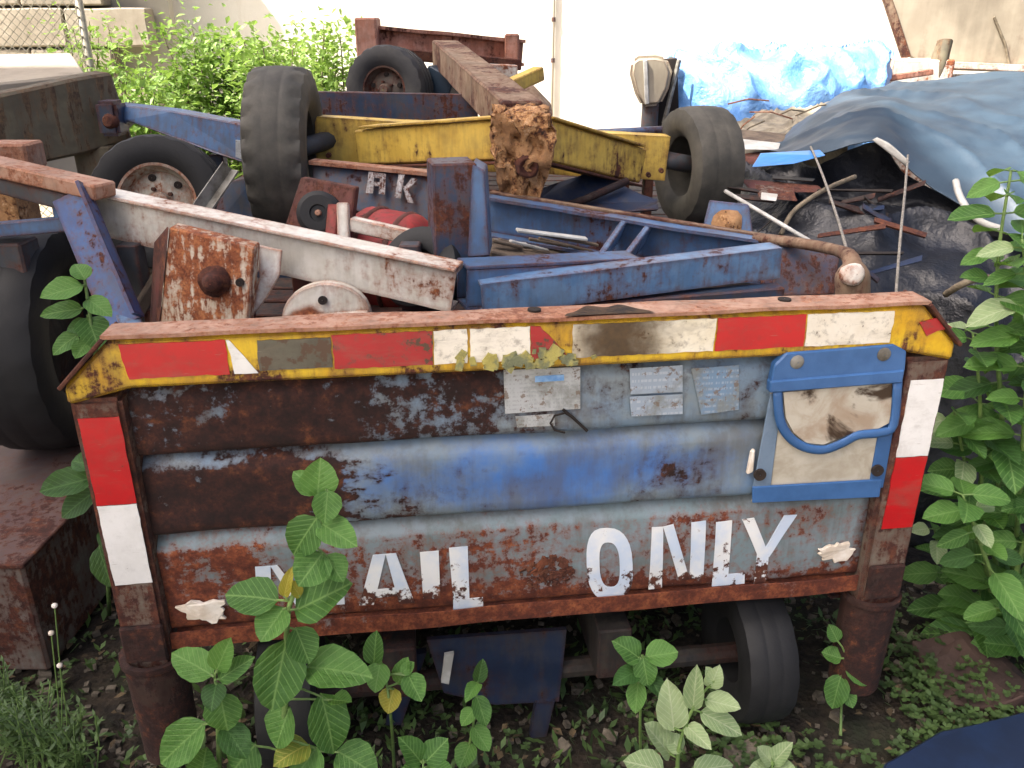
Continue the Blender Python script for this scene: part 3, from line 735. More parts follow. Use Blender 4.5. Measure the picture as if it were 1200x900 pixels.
# rusty plate box
a = W(192, 272, 1.86); c_ = W(298, 290, 1.80); 
pts = [W(198,266,1.88), W(298,290,1.82), W(290,384,1.80), W(186,388,1.86)]
MB().poly_extrude(pts, Vector((.0,.05,.0))).subdiv(1).build('rusty_plate', M['white_very_rust'], wb, .004)
pts = [W(182,285,1.93), W(198,266,1.875), W(186,392,1.855), W(176,392,1.93)]
MB().poly_extrude(pts, Vector((-.008,.012,0))).build('plate_side', M['red_maroon'], wb, .002)
q = W(250, 330, 1.815); MB().lathe([(.001,.03),(.012,.03),(.02,.018),(.024,0),(.035,-.002),(.035,-.01)], q, (0.1,-1,.1), 14).jitter(.004, 40).build('rusted_bolt', M['rust_dark'], wb, smooth=True)
q = W(281, 331, 1.812); MB().lathe([(.001,.004),(.009,.004),(.009,-.01)], q, (0,-1,.1), 12).build('bolt_hole', M['hole'], wb)
# gusset and rounded plate
pts = [W(302,288,1.90), W(330,294,1.90), W(328,322,1.88), W(312,350,1.86), W(292,376,1.84), W(294,350,1.85), W(304,325,1.87)]
MB().poly_extrude(pts, Vector((0,.012,0))).build('gusset', M['white_rust'], wb, .002)
rp = []
for k in range(14):
    a = math.pi*k/13; rp.append(W(382 - 52*math.cos(a), 372 - 40*math.sin(a), 1.86))
rp += [W(434,392,1.80), W(330,396,1.80)]
MB().poly_extrude(rp, Vector((0,.03,0))).build('rounded_plate', M['white_rust'], wb, .004)
q = W(378, 352, 1.852); MB().lathe([(.001,.004),(.010,.004),(.010,-.01)], q, (0,-1,.2), 12).build('bolt_hole', M['hole'], wb)
MB().beam(W(300,395,1.98), W(540,385,1.98), .03, .09).build('back_bar', M['red'], wb, .003)
MB().beam(W(175,385,2.0), W(300,382,1.98), .03, .1).build('back_bar', M['red_maroon'], wb, .003)
MB().beam(W(200,300,2.05), W(150,385,1.95), .02, .03).build('brace', M['wood_old'], wb, .003)
for px_ in (150, 480): 
    q = W(px_, 300, 2.0); MB().box((q.x, 2.02, 1.0), (.05, .05, .22)).build('stand', M['grey_dark'], wb, .003)

# blue angle upright at the left
bu = thing('blue_angle_bracket', 'chipped blue angle-iron bracket leaning at the corner of the cart', 'bracket', W(150, 378, 1.9))
T0 = W(84, 228, 2.0); T1 = W(149, 380, 1.86)
MB().profile([(-.045,0),(.045,0),(.045,.008),(-.037,.008),(-.037,.05),(-.045,.05)], T0, T1, up=Vector((0,-1,.4)), seg=10, jit=.002).build('upright', M['blue_chip'], bu)
pts = [W(56,222,2.05), W(106,228,2.0), W(108,246,2.0), W(92,268,2.0), W(64,262,2.05)]
MB().poly_extrude(pts, Vector((0,.012,0))).build('end_plate', M['blue'], bu, .002)
MB().beam(W(-40,272,2.08), W(80,262,2.05), .03, .035).build('side_arm', M['blue'], bu, .003)
MB().beam(W(150,372,1.88), W(158,396,1.82), .05, .03).build('foot', M['blue_light'], bu, .003)

# ------------------------------------------------------------------ blue frame in the centre
bf = thing('blue_ladder_frame', 'blue welded steel frame with upright box post and diagonal ribs', 'frame', (.3, 2.1, .9))
# upright box post
p0 = W(531, 345, 2.06); p1 = W(529, 188, 2.06)
MB().profile([(-.052,-.05),(.052,-.05),(.052,.05),(-.052,.05)], p0, p1, up=Vector((-.25,1,0)), seg=6, jit=.002).build('upright_post', M['blue_dark'], bf, .004)
pts = [W(553,192,2.02), W(568,200,2.02), W(574,300,2.0), W(548,302,2.0)]
MB().poly_extrude(pts, Vector((.004,.10,.0))).build('post_side', M['blue'], bf, .003)  # right side of the post, in a lighter blue than its front
# front box beam with open end
a = W(541, 333, 1.93); c_ = W(740, 322, 2.08); d_, s_, u_ = frame(a, c_)
w_, h_, t_ = .085, .105, .008
for (o1, sz) in (((0, h_/2 - t_/2), (w_, t_)), ((0, -h_/2 + t_/2), (w_, t_)), ((w_/2 - t_/2, 0), (t_, h_ - 2*t_ - .002)), ((-w_/2 + t_/2, 0), (t_, h_ - 2*t_ - .002))):
    o_ = s_*o1[0] + u_*o1[1]; MB().beam(a + o_, c_ + o_, sz[0], sz[1]).build('tube_wall', M['blue'], bf, .0015)
MB().beam(a + d_*.12, a + d_*.13, w_ - .02, h_ - .02).build('tube_shade', M['hole'], bf)  # dark block stands in for the shade inside the open tube
# diagonal beam
a = W(565, 352, 1.86); c_ = W(915, 308, 2.02); MB().channel(a, c_, .075, .06, .007, side=-1, seg=16, jit=.002).build('diagonal_beam', M['blue_light'], bf)
# rear channel
a = W(572, 250, 2.45); c_ = W(925, 308, 2.26); MB().channel(a, c_, .115, .055, .008, side=1, seg=16, jit=.003).build('rear_channel', M['blue'], bf)
d_, s_, u_ = frame(a, c_); MB().beam(a + u_*.060 + s_*-.01, c_ + u_*.060 + s_*-.01, .03, .006).build('rear_cap', M['brown_beam'], bf, .001)
for (x0, y0, x1, y1) in ((728, 268, 698, 312), (758, 272, 722, 320)):
    MB().beam(W(x0, y0, 2.34), W(x1, y1, 2.08), .016, .07, up=Vector((.4,0,1))).build('rib', M['blue_light'], bf, .003)
MB().beam(W(640, 368, 1.95), W(915, 345, 2.0), .05, .05).build('lower_bar', M['blue_dark'], bf, .004)
pts = [W(906,286,2.18), W(985,296,2.16), W(978,345,2.1), W(906,348,2.1)]
MB().poly_extrude(pts, Vector((0,.012,0))).build('end_plate', M['blue_dark'], bf, .003)
pts = [W(832,235,2.48), W(878,240,2.46), W(884,282,2.42), W(822,278,2.44)]
MB().poly_extrude(pts, Vector((0,.012,0))).build('bracket_plate', M['blue'], bf, .003)
q = W(852, 263, 2.435); MB().lathe([(.001,.014),(.02,.012),(.034,.004),(.045,-.004)], q, (0,-1,.3), 14).jitter(.012, 30).build('rust_scab', M['rust_orange'], bf, smooth=True)
for (px_, py_, Y_) in ((560, 360, 2.0), (760, 345, 2.12), (905, 330, 2.2)):
    q = W(px_, py_, Y_); MB().box((q.x, Y_, (q.z + .86)/2), (.05, .05, max(.04, q.z - .86))).build('foot', M['blue_dark'], bf, .003)
# scrap wood slivers lying inside it
for k in range(9):
    q = W(590 + k*10 + rng.uniform(-6,6), 278 + rng.uniform(-4, 18), 2.28 + rng.uniform(-.06,.06)); a_ = rng.uniform(-.9, -.3); l_ = rng.uniform(.05,.13)
    dv = Vector((math.cos(a_)*l_, -math.sin(a_)*l_*.4, math.sin(a_)*l_*.35))
    o = MB().beam(q - dv, q + dv, rng.uniform(.012,.03), .008).build('wood_sliver', M['wood_old'] if k % 3 else M['hose_white'], None, .002)
    tag(o, 'splintered scrap of wood lying inside the blue frame', 'scrap', 'scraps inside the blue frame')
o = MB().beam(W(575,290,2.3), W(690,312,2.3), .16, .02).build('scrap_board', M['wood_old'], None, .004); tag(o, 'weathered board lying flat inside the blue frame', 'board')

# bent pipe with capped stub at the right end
bp = thing('bent_pipe', 'rusty pipe bent down into a capped white stub behind the rail', 'pipe', W(997, 335, 1.86))
pp = [W(885,279,2.25), W(930,284,2.15), W(970,291,2.02), W(990,297,1.93), W(998,306,1.88), W(999,325,1.86), W(999,352,1.86)]
MB().tube([crom(pp, k/24) for k in range(25)], [.014]*10 + [.014 + .001*k for k in range(8)] + [.03,.036,.038,.038,.038,.038,.038], 14).build('pipe', M['brown_beam'], bp, smooth=True)
q = W(999, 318, 1.83); MB().lathe([(.001,.008),(.014,.008),(.022,.004),(.026,-.01)], W(1000, 322, 1.825), (0,-1,.15), 14).jitter(.007, 35).build('white_cap', M['white_rust'], bp, smooth=True)
o = MB().tube([W(850,224,2.6), W(948,282,2.3)], .006, 8).build('thin_rod', M['hose_white'], None, smooth=True); tag(o, 'thin pale metal rod lying across the heap beside the black sheeting', 'rod')

# ------------------------------------------------------------------ yellow axle with rusted hitch head
ya = thing('yellow_axle', 'yellow steel axle beam with A-shaped arms and a corroded orange hitch head', 'axle', (0, 2.9, .94))
BL = W(370, 164, 2.9); BR = W(782, 186, 2.95)
MB().channel(BL, BR, .145, .08, .01, side=-1, seg=24, jit=.003).build('axle_beam', M['yellow'], ya)
HD = W(612, 165, 2.5)
for (sx, sy, ex) in ((425, 168, -1), (745, 190, 1)):
    s0 = W(sx, sy, 2.86); e0 = HD + Vector((ex*.05, .04, 0))
    MB().profile([(-.035,-.055),(.035,-.055),(.035,.055),(-.035,.055)], s0 + Vector((0,0,-.01)), e0, seg=10, jit=.004).build('arm', M['yellow'], ya, .005)
    d_, s_, u_ = frame(s0, e0); MB().beam(s0.lerp(e0,.06) + u_*.052, e0 + u_*.062, .09, .008).build('arm_cap', M['yellow'], ya, .002)
    MB().beam(s0 - u_*.072, e0 - u_*.062, .10, .008).build('arm_cap', M['rust_dark'], ya, .002)
hb = MB().box(HD + Vector((0, -.02, -.03)), (.155, .12, .24)).subdiv(15)
for v in hb.bm.verts:
    n = mnoise.noise_vector(v.co*14)*.022 + mnoise.noise_vector(v.co*40)*.014 + mnoise.noise_vector(v.co*95)*.008; v.co += n
    if mnoise.noise(v.co*22 + Vector((3,1,2))) > .3 and v.co.y < HD.y - .04: v.co.y += .03
    k = max(0, (HD.z - .03 - v.co.z)/.13); v.co.x = HD.x + (v.co.x - HD.x)*(1 - .35*min(1, k)); v.co.y += .03*min(1, k)
hb.build('hitch_head', M['rust_orange'], ya, smooth=50)
q = W(618, 196, 2.42); MB().lathe([(.001,-.004),(.018,-.002),(.024,.008),(.03,.004),(.034,-.01)], q, (.1,-1,-.1), 16).jitter(.006, 40).build('hitch_eye', M['rust_dark'], ya, smooth=True)
for (px_, py_) in ((434, 176), (725, 186)):
    q = W(px_, py_, 2.835); MB().lathe([(.001,.012),(.02,.01),(.036,.004),(.045,-.006)], q, (0,-1,.1), 12).jitter(.014, 25, px_).build('rust_hole', M['rust_dark'], ya, smooth=True)
for (px_, py_) in ((385,182),(470,150),(760,205),(775,200)):
    q = W(px_, py_, 2.88); MB().lathe([(.001,.01),(.008,.01),(.009,-.01)], q, (0,-1,0), 8).build('bolt', M['rust_dark'], ya)
wheel(ya, W(336, 178, 2.78), Vector((-1, -.06, .02)), .255, .185, .13, M['rubber_dusty'], M['rim_dark'], 66, .016, grooves=False)
wheel(ya, W(817, 194, 3.0), Vector((1, .28, .0)), .195, .17, .10, M['rubber_dusty'], M['rim_dark'], 60, .003, grooves=False)
MB().tube([W(336,178,2.78), BL + Vector((.05,.03,0))], .03, 10).build('stub_axle', M['grey_dark'], ya, smooth=True)
MB().tube([W(817,194,3.0), BR + Vector((-.05,.03,0))], .03, 10).build('stub_axle', M['grey_dark'], ya, smooth=True)
for px_ in (732, 760):
    q = W(px_, 225, 2.95); MB().box((q.x, 2.98, 1.02), (.03, .06, .2)).build('hanger', M['rust_dark'], ya, .003)
MB().tube([W(680,157,3.1), W(785,152,3.1)], .014, 8).build('blue_rod', M['blue'], ya, smooth=True)

scrap_pts = [W(628,222,2.66), W(690,204,2.74), W(772,228,2.72), W(770,250,2.6), W(640,252,2.56)]
o = MB().poly_extrude(scrap_pts, Vector((0,.02,-.01))).subdiv(3).jitter(.02, 9).build('crumpled_plate', M['under_blue'], None, .002); tag(o, 'crumpled dark navy plate lying between the yellow axle and the blue frame', 'plate')
o = MB().tube([W(640,250,2.6), W(690,232,2.62), W(735,212,2.7)], .012, 8).build('dark_rod', M['under'], None, smooth=True); tag(o, 'dark iron rod lying below the yellow axle arm', 'rod')
# blue lettered panel lying under the axle
lp = thing('blue_lettered_panel', 'dark blue steel panel with worn white letters under the yellow axle', 'panel', (-.35, 2.55, .93))
pts = [W(366,192,2.62), W(508,206,2.55), W(508,262,2.5), W(366,240,2.56)]
MB().poly_extrude(pts, Vector((0,.02,0))).build('panel', M['blue_dark'], lp, .003)
MB().beam(pts[0] + Vector((0,-.006,.008)), pts[1] + Vector((0,-.006,.008)), .05, .012).build('panel_edge', M['salmon'], lp, .001)
MB().box((-.35, 2.6, 1.0), (.5, .06, .16)).build('panel_foot', M['blue_dark'], lp, .003)
def lpl(polys):
    b = MB()
    for pl in polys: b.poly_extrude([W(x, y, 2.552 - (x-440)*.0005 - (y-215)*.001) + Vector((0,-.02,0)) for x, y in pl], Vector((0,.004,0)))
    b.jitter(.004, 30).build('letter', M['letter_worn'], lp)
lpl([[(433,200),(440,201),(438,226),(430,225)], [(440,201),(452,203),(450,209),(440,207)], [(447,203),(453,203),(452,227),(445,226)], [(436,211),(450,213),(450,218),(436,216)]])
lpl([[(468,203),(475,204),(470,231),(463,230)], [(484,207),(490,208),(478,222),(473,219)], [(472,216),(478,217),(486,237),(479,236)]])

# ------------------------------------------------------------------ red winch, drum, black caster
wn_ = thing('winch', 'maroon winch bracket with a black disc and pink hub', 'winch', W(372, 320, 2.2))
pts = [W(352,208,2.26), W(416,220,2.22), W(404,318,2.14), W(322,300,2.2)]
MB().poly_extrude(pts, Vector((.01,.02,0))).build('side_plate', M['red_maroon'], wn_, .003)
q = W(374, 250, 2.175); ax_ = Vector((.05,-1,.3))
MB().lathe([(.001,.012),(.02,.012),(.022,.018),(.045,.018),(.056,.01),(.057,-.03)], q, ax_, 28).build('disc', M['rubber_black'], wn_, smooth=35)
MB().lathe([(.001,.026),(.007,.024),(.009,.01)], q, ax_, 12).build('hub', M['salmon'], wn_, smooth=35)
MB().beam(W(402,238,2.16), W(404,310,2.1), .03, .025).build('white_post', M['white_rust'], wn_, .003)
MB().beam(W(392,240,2.17), W(385,318,2.1), .03, .02).build('red_post', M['red'], wn_, .003)
q = W(372, 320, 2.25); MB().box((q.x, 2.27, .98), (.14, .06, .18)).build('foot', M['red_maroon'], wn_, .004)
dr = thing('red_drum', 'dented red steel cylinder beside the winch', 'drum', W(450, 320, 2.3))
c0 = W(418, 300, 2.36); c1 = W(500, 318, 2.28); b = MB()
ax_ = (c1 - c0).normalized()
Ld = (c1-c0).length
MB().lathe([(.001,-.02),(.09,-.01),(.13,.01),(.145,.03),(.145,Ld-.05),(.13,Ld-.02),(.09,Ld),(.001,Ld+.01)], c0, ax_, 32).jitter(.006, 9).build('shell', M['red'], dr, smooth=50)
for k in (.06, Ld - .07): MB().lathe([(.147,k-.008),(.152,k),(.147,k+.008)], c0, ax_, 32).build('band', M['red_maroon'], dr, smooth=True)
o = MB().beam(W(412,262,2.15), W(508,284,2.08), .03, .035).build('white_bar', M['white_rust'], None, .003); tag(o, 'short white flat bar lying across the red cylinder', 'bar')
cs = thing('small_tyre', 'small bald black tyre tilted behind the white beam', 'tyre', W(498, 345, 2.02))
tyre_mesh(W(497, 318, 2.04), Vector((-.35,-.75,.55)), .105, .09, .045, 40, 0, False).build('tyre', M['rubber_black'], cs, smooth=40)
q = W(497, 318, 2.04); MB().lathe([(.047,-.03),(.047,.015),(.03,.02),(.012,.028),(.001,.028)], q, Vector((-.35,-.75,.55)), 24).build('rim', M['rim_dark'], cs, smooth=35)

# ------------------------------------------------------------------ rear dolly with brown drawbar
rd = thing('rear_dolly', 'rusty dolly with a long brown drawbar, one wheel up, highest on the heap', 'dolly', (-.3, 4.2, .93))
MB().profile([(-.05,-.06),(.05,-.06),(.05,-.045),(.01,-.045),(.01,.045),(.05,.045),(.05,.06),(-.05,.06),(-.05,.045),(-.01,.045),(-.01,-.045),(-.05,-.045)], W(420,44,4.3), W(612,62,4.5), seg=12, jit=.004).build('cross_beam', M['red_brown'], rd)
MB().beam(W(455,62,4.2), W(610,76,4.35), .05, .05).build('lower_beam', M['rust_dark'], rd, .005)
MB().box(W(432,44,4.28), (.10,.14,.17)).build('end_block', M['red_brown'], rd, .008)
MB().box(W(600,58,4.4), (.07,.12,.14)).build('end_block', M['red_brown'], rd, .008)
d0 = W(522, 62, 4.2); d1 = W(612, 142, 2.56)
MB().profile([(-.06,-.055),(.06,-.055),(.06,.055),(-.06,.055)], d0, d1, seg=20, jit=.004).build('drawbar', M['brown_beam'], rd, .006)
wheel(rd, W(457, 106, 3.95), Vector((-.30,-1,.10)), .185, .16, .095, M['rubber'], M['rim_dark'], 60, .006)
MB().tube([W(457,106,4.0), W(520,100,4.15)], .03, 10).build('axle', M['grey_dark'], rd, smooth=True)
MB().beam(W(505,88,4.05), W(535,105,4.0), .12, .1).build('spring_block', M['sheet_blue'], rd, .005)
MB().beam(W(555,82,3.9), W(605,84,3.95), .05, .055).build('white_bar', M['white_rust'], rd, .004)
MB().beam(W(583,108,3.3), W(632,86,3.5), .05, .05).build('yellow_strut', M['yellow'], rd, .004)
pts = [W(600,112,3.2), W(625,100,3.3), W(646,122,3.3), W(648,136,3.2), W(604,140,3.1)]
MB().poly_extrude(pts, Vector((0,.03,0))).build('head_plate', M['brown_beam'], rd, .004)
for px_ in (430, 590):
    q = W(px_, 75, 4.3); MB().box((q.x, 4.32, (q.z + .93)/2), (.06,.06, q.z - .93)).build('leg', M['red_brown'], rd, .004)
MB().beam(W(385,118,3.6), W(545,124,3.55), .5, .04).build('deck_plate', M['grey_dark'], rd, .004)
MB().beam(W(362,128,3.35), W(560,132,3.3), .02, .13).build('deck_side', M['blue_dark'], rd, .003)

# ------------------------------------------------------------------ left: blue tongue, box beam, white-rimmed wheel, near tyre
bt = thing('blue_tongue', 'tapered blue steel tow tongue with a pale label beside the upright tyre', 'tow bar', (-1.2, 3.1, .93))
pts = [W(132,122,3.25), W(200,130,3.15), W(306,150,3.0), W(306,198,2.98), W(250,180,3.05), W(150,142,3.2), W(132,158,3.23)]
MB().poly_extrude(pts, Vector((.01,.09,0))).build('tongue', M['blue'], bt, .004)
pts = [W(276,164,2.985), W(303,168,2.965), W(303,193,2.965), W(276,184,2.985)]
MB().poly_extrude(pts, Vector((0,.006,0))).build('pale_label', M['sticker_grey'], bt)
MB().box(W(132,138,3.2), (.075,.1,.12)).build('pivot_end', M['blue_dark'], bt, .012, seg=2)
MB().lathe([(.001,.012),(.018,.012),(.026,.004),(.028,-.02)], W(128,142,3.15), (-.2,-1,.1), 12).build('pivot_pin', M['rust_dark'], bt, smooth=40)
q = W(250, 175, 3.1); MB().box((q.x, 3.14, (q.z+.93)/2 - .02), (.05,.05,q.z-.93)).build('leg', M['blue_dark'], bt, .003)
bb = thing('box_beam', 'thick weathered brown-grey steel box beam meeting the blue tongue', 'beam', (-1.9, 3.0, .6))
e0 = W(134, 124, 3.35) ; e1 = W(-160, 190, 2.75)
MB().profile([(-.07,-.125),(.07,-.125),(.075,.1),(.05,.125),(-.07,.125)], e0, e1, seg=20, jit=.008).build('beam', M['box_beam'], bb, .01)
q = e0.lerp(e1, .75); MB().box((q.x, q.y, (q.z - .12)/2), (.14, .14, q.z - .12)).build('stand', M['box_beam'], bb, .006)
q = e0.lerp(e1, .1); MB().box((q.x, q.y, (q.z - .12)/2), (.14, .14, q.z - .12)).build('stand', M['box_beam'], bb, .006)
MB().box(W(8, 182, 2.35), (.16, .1, .07)).build('end_block', M['salmon'], bb, .006)
ww = thing('spare_wheel', 'black tyre on a rusty white rim behind the white beam', 'wheel', W(190, 300, 2.75))
wheel(ww, W(190, 238, 2.75), Vector((.12,-1,.22)), .21, .15, .118, M['rubber_black'], M['rim_white'], 60, .004, holes=6, dish=.1)
gb = thing('grey_angle_bar', 'grey angle bar propped between the white-rimmed wheel and the upright tyre', 'bar', W(262, 280, 2.6))
MB().profile([(-.02,0),(.02,0),(.02,.005),(-.015,.005),(-.015,.04),(-.02,.04)], W(236,258,2.5), W(276,200,2.6), seg=4, jit=.002).build('bar', M['steel'], gb)
pts = [W(262,215,2.66), W(300,205,2.66), W(300,275,2.62), W(245,275,2.62)]
MB().poly_extrude(pts, Vector((0,.012,0))).build('plate', M['blue_dark'], gb, .002)
nt = thing('bald_tyre', 'large worn black tyre standing on the steel box by the leafy sprig', 'tyre', (-1.46, 2.5, .35))
q = Vector((-1.46, 2.5, .35)); tyre_mesh((q.x, 2.5, .35 + .345), (1, .1, 0), .345, .24, .19, 60, .008, False).build('tyre', M['rubber_black'], nt, smooth=40)
MB().lathe([(.193,-.06),(.193,.06),(.15,.04),(.08,.05),(.03,.06),(.001,.06)], (q.x, 2.5, .695), (1,.1,0), 28).build('rim', M['under'], nt, smooth=35)
sb = thing('steel_box', 'low purplish-brown rusted steel box under the large worn tyre', 'box', (-1.7, 2.2, 0))
e = G(60, 785); e2 = W(93, 600, 2.6)
pts = [Vector((-2.4, 1.80, 0)), Vector((-1.235, 1.80, 0)), Vector((-1.20, 2.75, 0)), Vector((-2.4, 2.75, 0))]
MB().poly_extrude(pts, Vector((0,0,.335))).subdiv(2).jitter(.006, 4).build('body', M['slab_grey'], sb, .008)
pts = [Vector((-2.41, 1.785, .337)), Vector((-1.222, 1.785, .337)), Vector((-1.187, 2.76, .337)), Vector((-2.41, 2.76, .337))]
MB().poly_extrude(pts, Vector((0,0,.014))).subdiv(2).jitter(.004, 4).build('lid', M['slab_purple'], sb, .003)
ob = thing('orange_block', 'faded orange wooden block under the salmon bar', 'block', W(10, 270, 2.4))
MB().box(W(2, 235, 2.35), (.14,.12,.16)).build('block', M['rust_orange'], ob, .006)
MB().box((W(2,235,2.35).x, 2.35, .96), (.1,.1,.16)).build('foot', M['grey_dark'], ob, .006)
cs2 = thing('concrete_slab', 'pale concrete slab lying behind the box beam', 'slab', (-2.6, 4.3, 0))
pts = [W(-140,112,3.9), W(100,86,4.4), W(84,62,5.0), W(-140,66,5.0)]
MB().poly_extrude(pts, Vector((0,0,-.09))).subdiv(2).jitter(.01, 5).build('slab', M['wall_grey'], cs2, .01)
for px_, Y_ in ((-60, 4.4), (70, 4.6)):
    q = W(px_, 90, Y_); MB().box((q.x, Y_, (q.z-.08)/2), (.2,.3, q.z - .1)).build('pier', M['wall_far'], cs2, .01)

# ------------------------------------------------------------------ right: tarps and sheeting
sh = thing('blue_grey_sheet', 'big glossy blue-grey plastic sheet humped over the heap, tied down with cord', 'sheet', (2.2, 3.6, 0))
rows = [
 [(905,180,3.3),(960,188,3.02),(1025,168,2.9),(1064,192,2.85),(1130,240,2.72),(1210,288,2.6),(1340,310,2.6)],
 [(908,174,3.4),(965,170,3.1),(1028,150,2.98),(1072,172,2.95),(1138,205,2.85),(1214,235,2.75),(1340,250,2.75)],
 [(915,168,3.5),(975,142,3.3),(1032,130,3.2),(1078,146,3.2),(1142,165,3.1),(1214,178,3.0),(1340,190,3.0)],
 [(928,158,3.8),(988,120,3.75),(1042,113,3.75),(1086,115,3.75),(1150,114,3.7),(1214,115,3.6),(1340,120,3.6)],
 [(940,150,4.2),(1000,113,4.3),(1050,104,4.4),(1100,96,4.4),(1160,90,4.4),(1214,88,4.4),(1340,86,4.4)],
 [(945,190,4.5),(1005,160,4.6),(1055,150,4.7),(1105,145,4.7),(1160,140,4.7),(1214,140,4.7),(1340,140,4.7)]]
loft([[W(*p) for p in r] for r in rows], 110, 90, .03, 3.6, 1, .018).jitter(.006, 14, 2).build('sheet', M['sheet_blue'], sh, smooth=True, solid=.004)
fold = [[W(1022,164,2.895), W(1035,174,2.87), W(1048,184,2.85), W(1062,194,2.83)], [W(1028,161,2.89), W(1042,168,2.86), W(1056,180,2.84), W(1066,190,2.82)]]
loft(fold, 30, 3).build('pale_hem', M['hose_white'], sh, smooth=True, solid=.003)
bk = thing('black_sheeting', 'crumpled black plastic sheeting hanging below the blue-grey sheet', 'sheet', (1.8, 2.7, 0))
rows = [
 [(846,232,3.3),(905,186,3.35),(960,192,3.08),(1025,174,2.97),(1064,200,2.92),(1130,247,2.8),(1210,292,2.68),(1340,320,2.65)],
 [(846,262,3.0),(905,226,3.1),(960,236,3.1),(1025,225,3.05),(1064,238,2.95),(1130,275,2.78),(1210,310,2.62),(1340,340,2.55)],
 [(846,300,2.7),(905,276,2.75),(960,284,2.75),(1025,280,2.68),(1064,292,2.64),(1130,312,2.56),(1210,350,2.45),(1340,380,2.4)],
 [(846,340,2.55),(905,330,2.52),(960,335,2.5),(1025,335,2.45),(1064,345,2.42),(1130,365,2.38),(1210,410,2.3),(1340,430,2.2)],
 [(846,440,2.5),(905,440,2.45),(960,440,2.4),(1025,440,2.35),(1064,450,2.3),(1130,470,2.25),(1210,510,2.2),(1340,530,2.1)],
 [(846,610,2.45),(905,610,2.4),(960,615,2.35),(1025,620,2.3),(1064,630,2.25),(1130,650,2.2),(1210,660,2.15),(1340,690,2.05)]]
loft([[W(*p) for p in r] for r in rows], 130, 110, .06, 4.2, 3, .08).jitter(.012, 13, 3).build('sheeting', M['black_tarp'], bk, smooth=True, solid=.004)
# scraps peeking out between the sheets
def scrap(name, label, cat, pxs, mat, dv=(0,.012,0)):
    o = MB().poly_extrude([W(*p) for p in pxs], Vector(dv)).build(name, mat, None, .002); return tag(o, label, cat)
scrap('blue_plate', 'bright blue plastic plate poking out under the blue-grey sheet', 'plate', [(882,196,2.98),(892,180,3.1),(962,176,3.0),(968,182,2.9),(930,192,2.9)], M['tarp_bright'])
scrap('red_scrap_strip', 'thin maroon strip among scraps on the black sheeting', 'scrap', [(868,210,2.95),(960,218,2.85),(968,226,2.8),(880,224,2.85)], M['red_maroon'])
scrap('green_scrap_plate', 'grey-green scrap plate on the black sheeting', 'scrap', [(885,216,2.85),(930,222,2.8),(935,236,2.72),(890,232,2.75)], M['slab_grey'])
scrap('pale_scrap', 'small pale scrap lying on the black sheeting', 'scrap', [(893,226,2.74),(912,228,2.72),(910,236,2.68),(892,234,2.7)], M['hose_white'])
for i, (pxs, mt) in enumerate((([(862,182,3.3),(905,176,3.35),(902,190,3.2),(866,196,3.2)], 'red_maroon'), ([(850,150,3.8),(930,158,3.7),(925,170,3.5),(850,172,3.5)], 'wood_old'), ([(868,163,3.4),(915,168,3.35),(912,176,3.3),(870,175,3.3)], 'hose_white'))):
    scrap('scrap_sheet', ['maroon scrap sheet beside the tyre near the bright blue plate', 'weathered brown scrap board below the beige canvas', 'pale scrap strip between canvas and bright blue plate'][i], 'scrap', pxs, M[mt])
sr = random.Random(31)
for k in range(26):
    px_ = sr.uniform(862, 1060); py_ = sr.uniform(205, 325); Y_ = 3.0 - (py_-200)*.0055 - .06; ln_ = sr.uniform(25, 90); an_ = sr.gauss(.15, .3); wd_ = sr.uniform(2.5, 7)
    dx, dy = math.cos(an_)*ln_/2, math.sin(an_)*ln_/2
    mt = sr.choice(['hole', 'hole', 'rubber', 'under', 'under', 'dark_steel', 'under_blue', 'rust_flaky', 'navy', 'box_beam'])
    o = MB().poly_extrude([W(px_-dx, py_-dy, Y_+.02), W(px_+dx, py_+dy, Y_-.02), W(px_+dx-2, py_+dy+wd_, Y_-.05), W(px_-dx, py_-dy+wd_*.8, Y_-.01)], Vector((0,.008,-.006))).jitter(.008, 12, k).build('scrap_strip', M[mt], None, .001)
    tag(o, 'dull scrap strip strewn over the black sheeting behind the cords', 'scrap', 'scrap strips on the black sheeting')
def rope(name, label, cat, pts, r, mat, n=24):
    pts = [W(*p) if not isinstance(p, Vector) else p for p in pts]
    o = MB().tube([crom(pts, k/n) for k in range(n+1)], r, 8).build(name, mat, None, smooth=True); return tag(o, label, cat)
rope('tie_cord', 'grey cord stretched from the sheet hem to the capped pipe', 'cord', [(950,172,3.05),(962,200,2.7),(978,245,2.3),(994,298,1.95)], .0038, M['rope'])
rope('tie_cord', 'grey cord hanging from the pale hem down behind the rail corner', 'cord', [(1064,182,2.83),(1060,230,2.5),(1055,280,2.2),(1050,345,1.98)], .0038, M['rope'])
rope('bent_cane', 'thin brown cane arching over the black sheeting', 'cane', [(915,275,2.4),(928,250,2.45),(950,232,2.5),(975,218,2.6),(1002,207,2.7)], .007, M['twig'])
rope('white_hose', 'short curved white hose end on the black sheeting', 'hose', [(1120,212,2.55),(1124,228,2.5),(1134,245,2.45),(1150,260,2.42),(1172,268,2.4)], .010, M['hose_white'])
rope('bent_stick', 'bent pale stick lying beside the leafy bush', 'stick', [(1108,345,2.15),(1126,334,2.1),(1150,326,2.1),(1200,326,2.1)], .009, M['twig'])
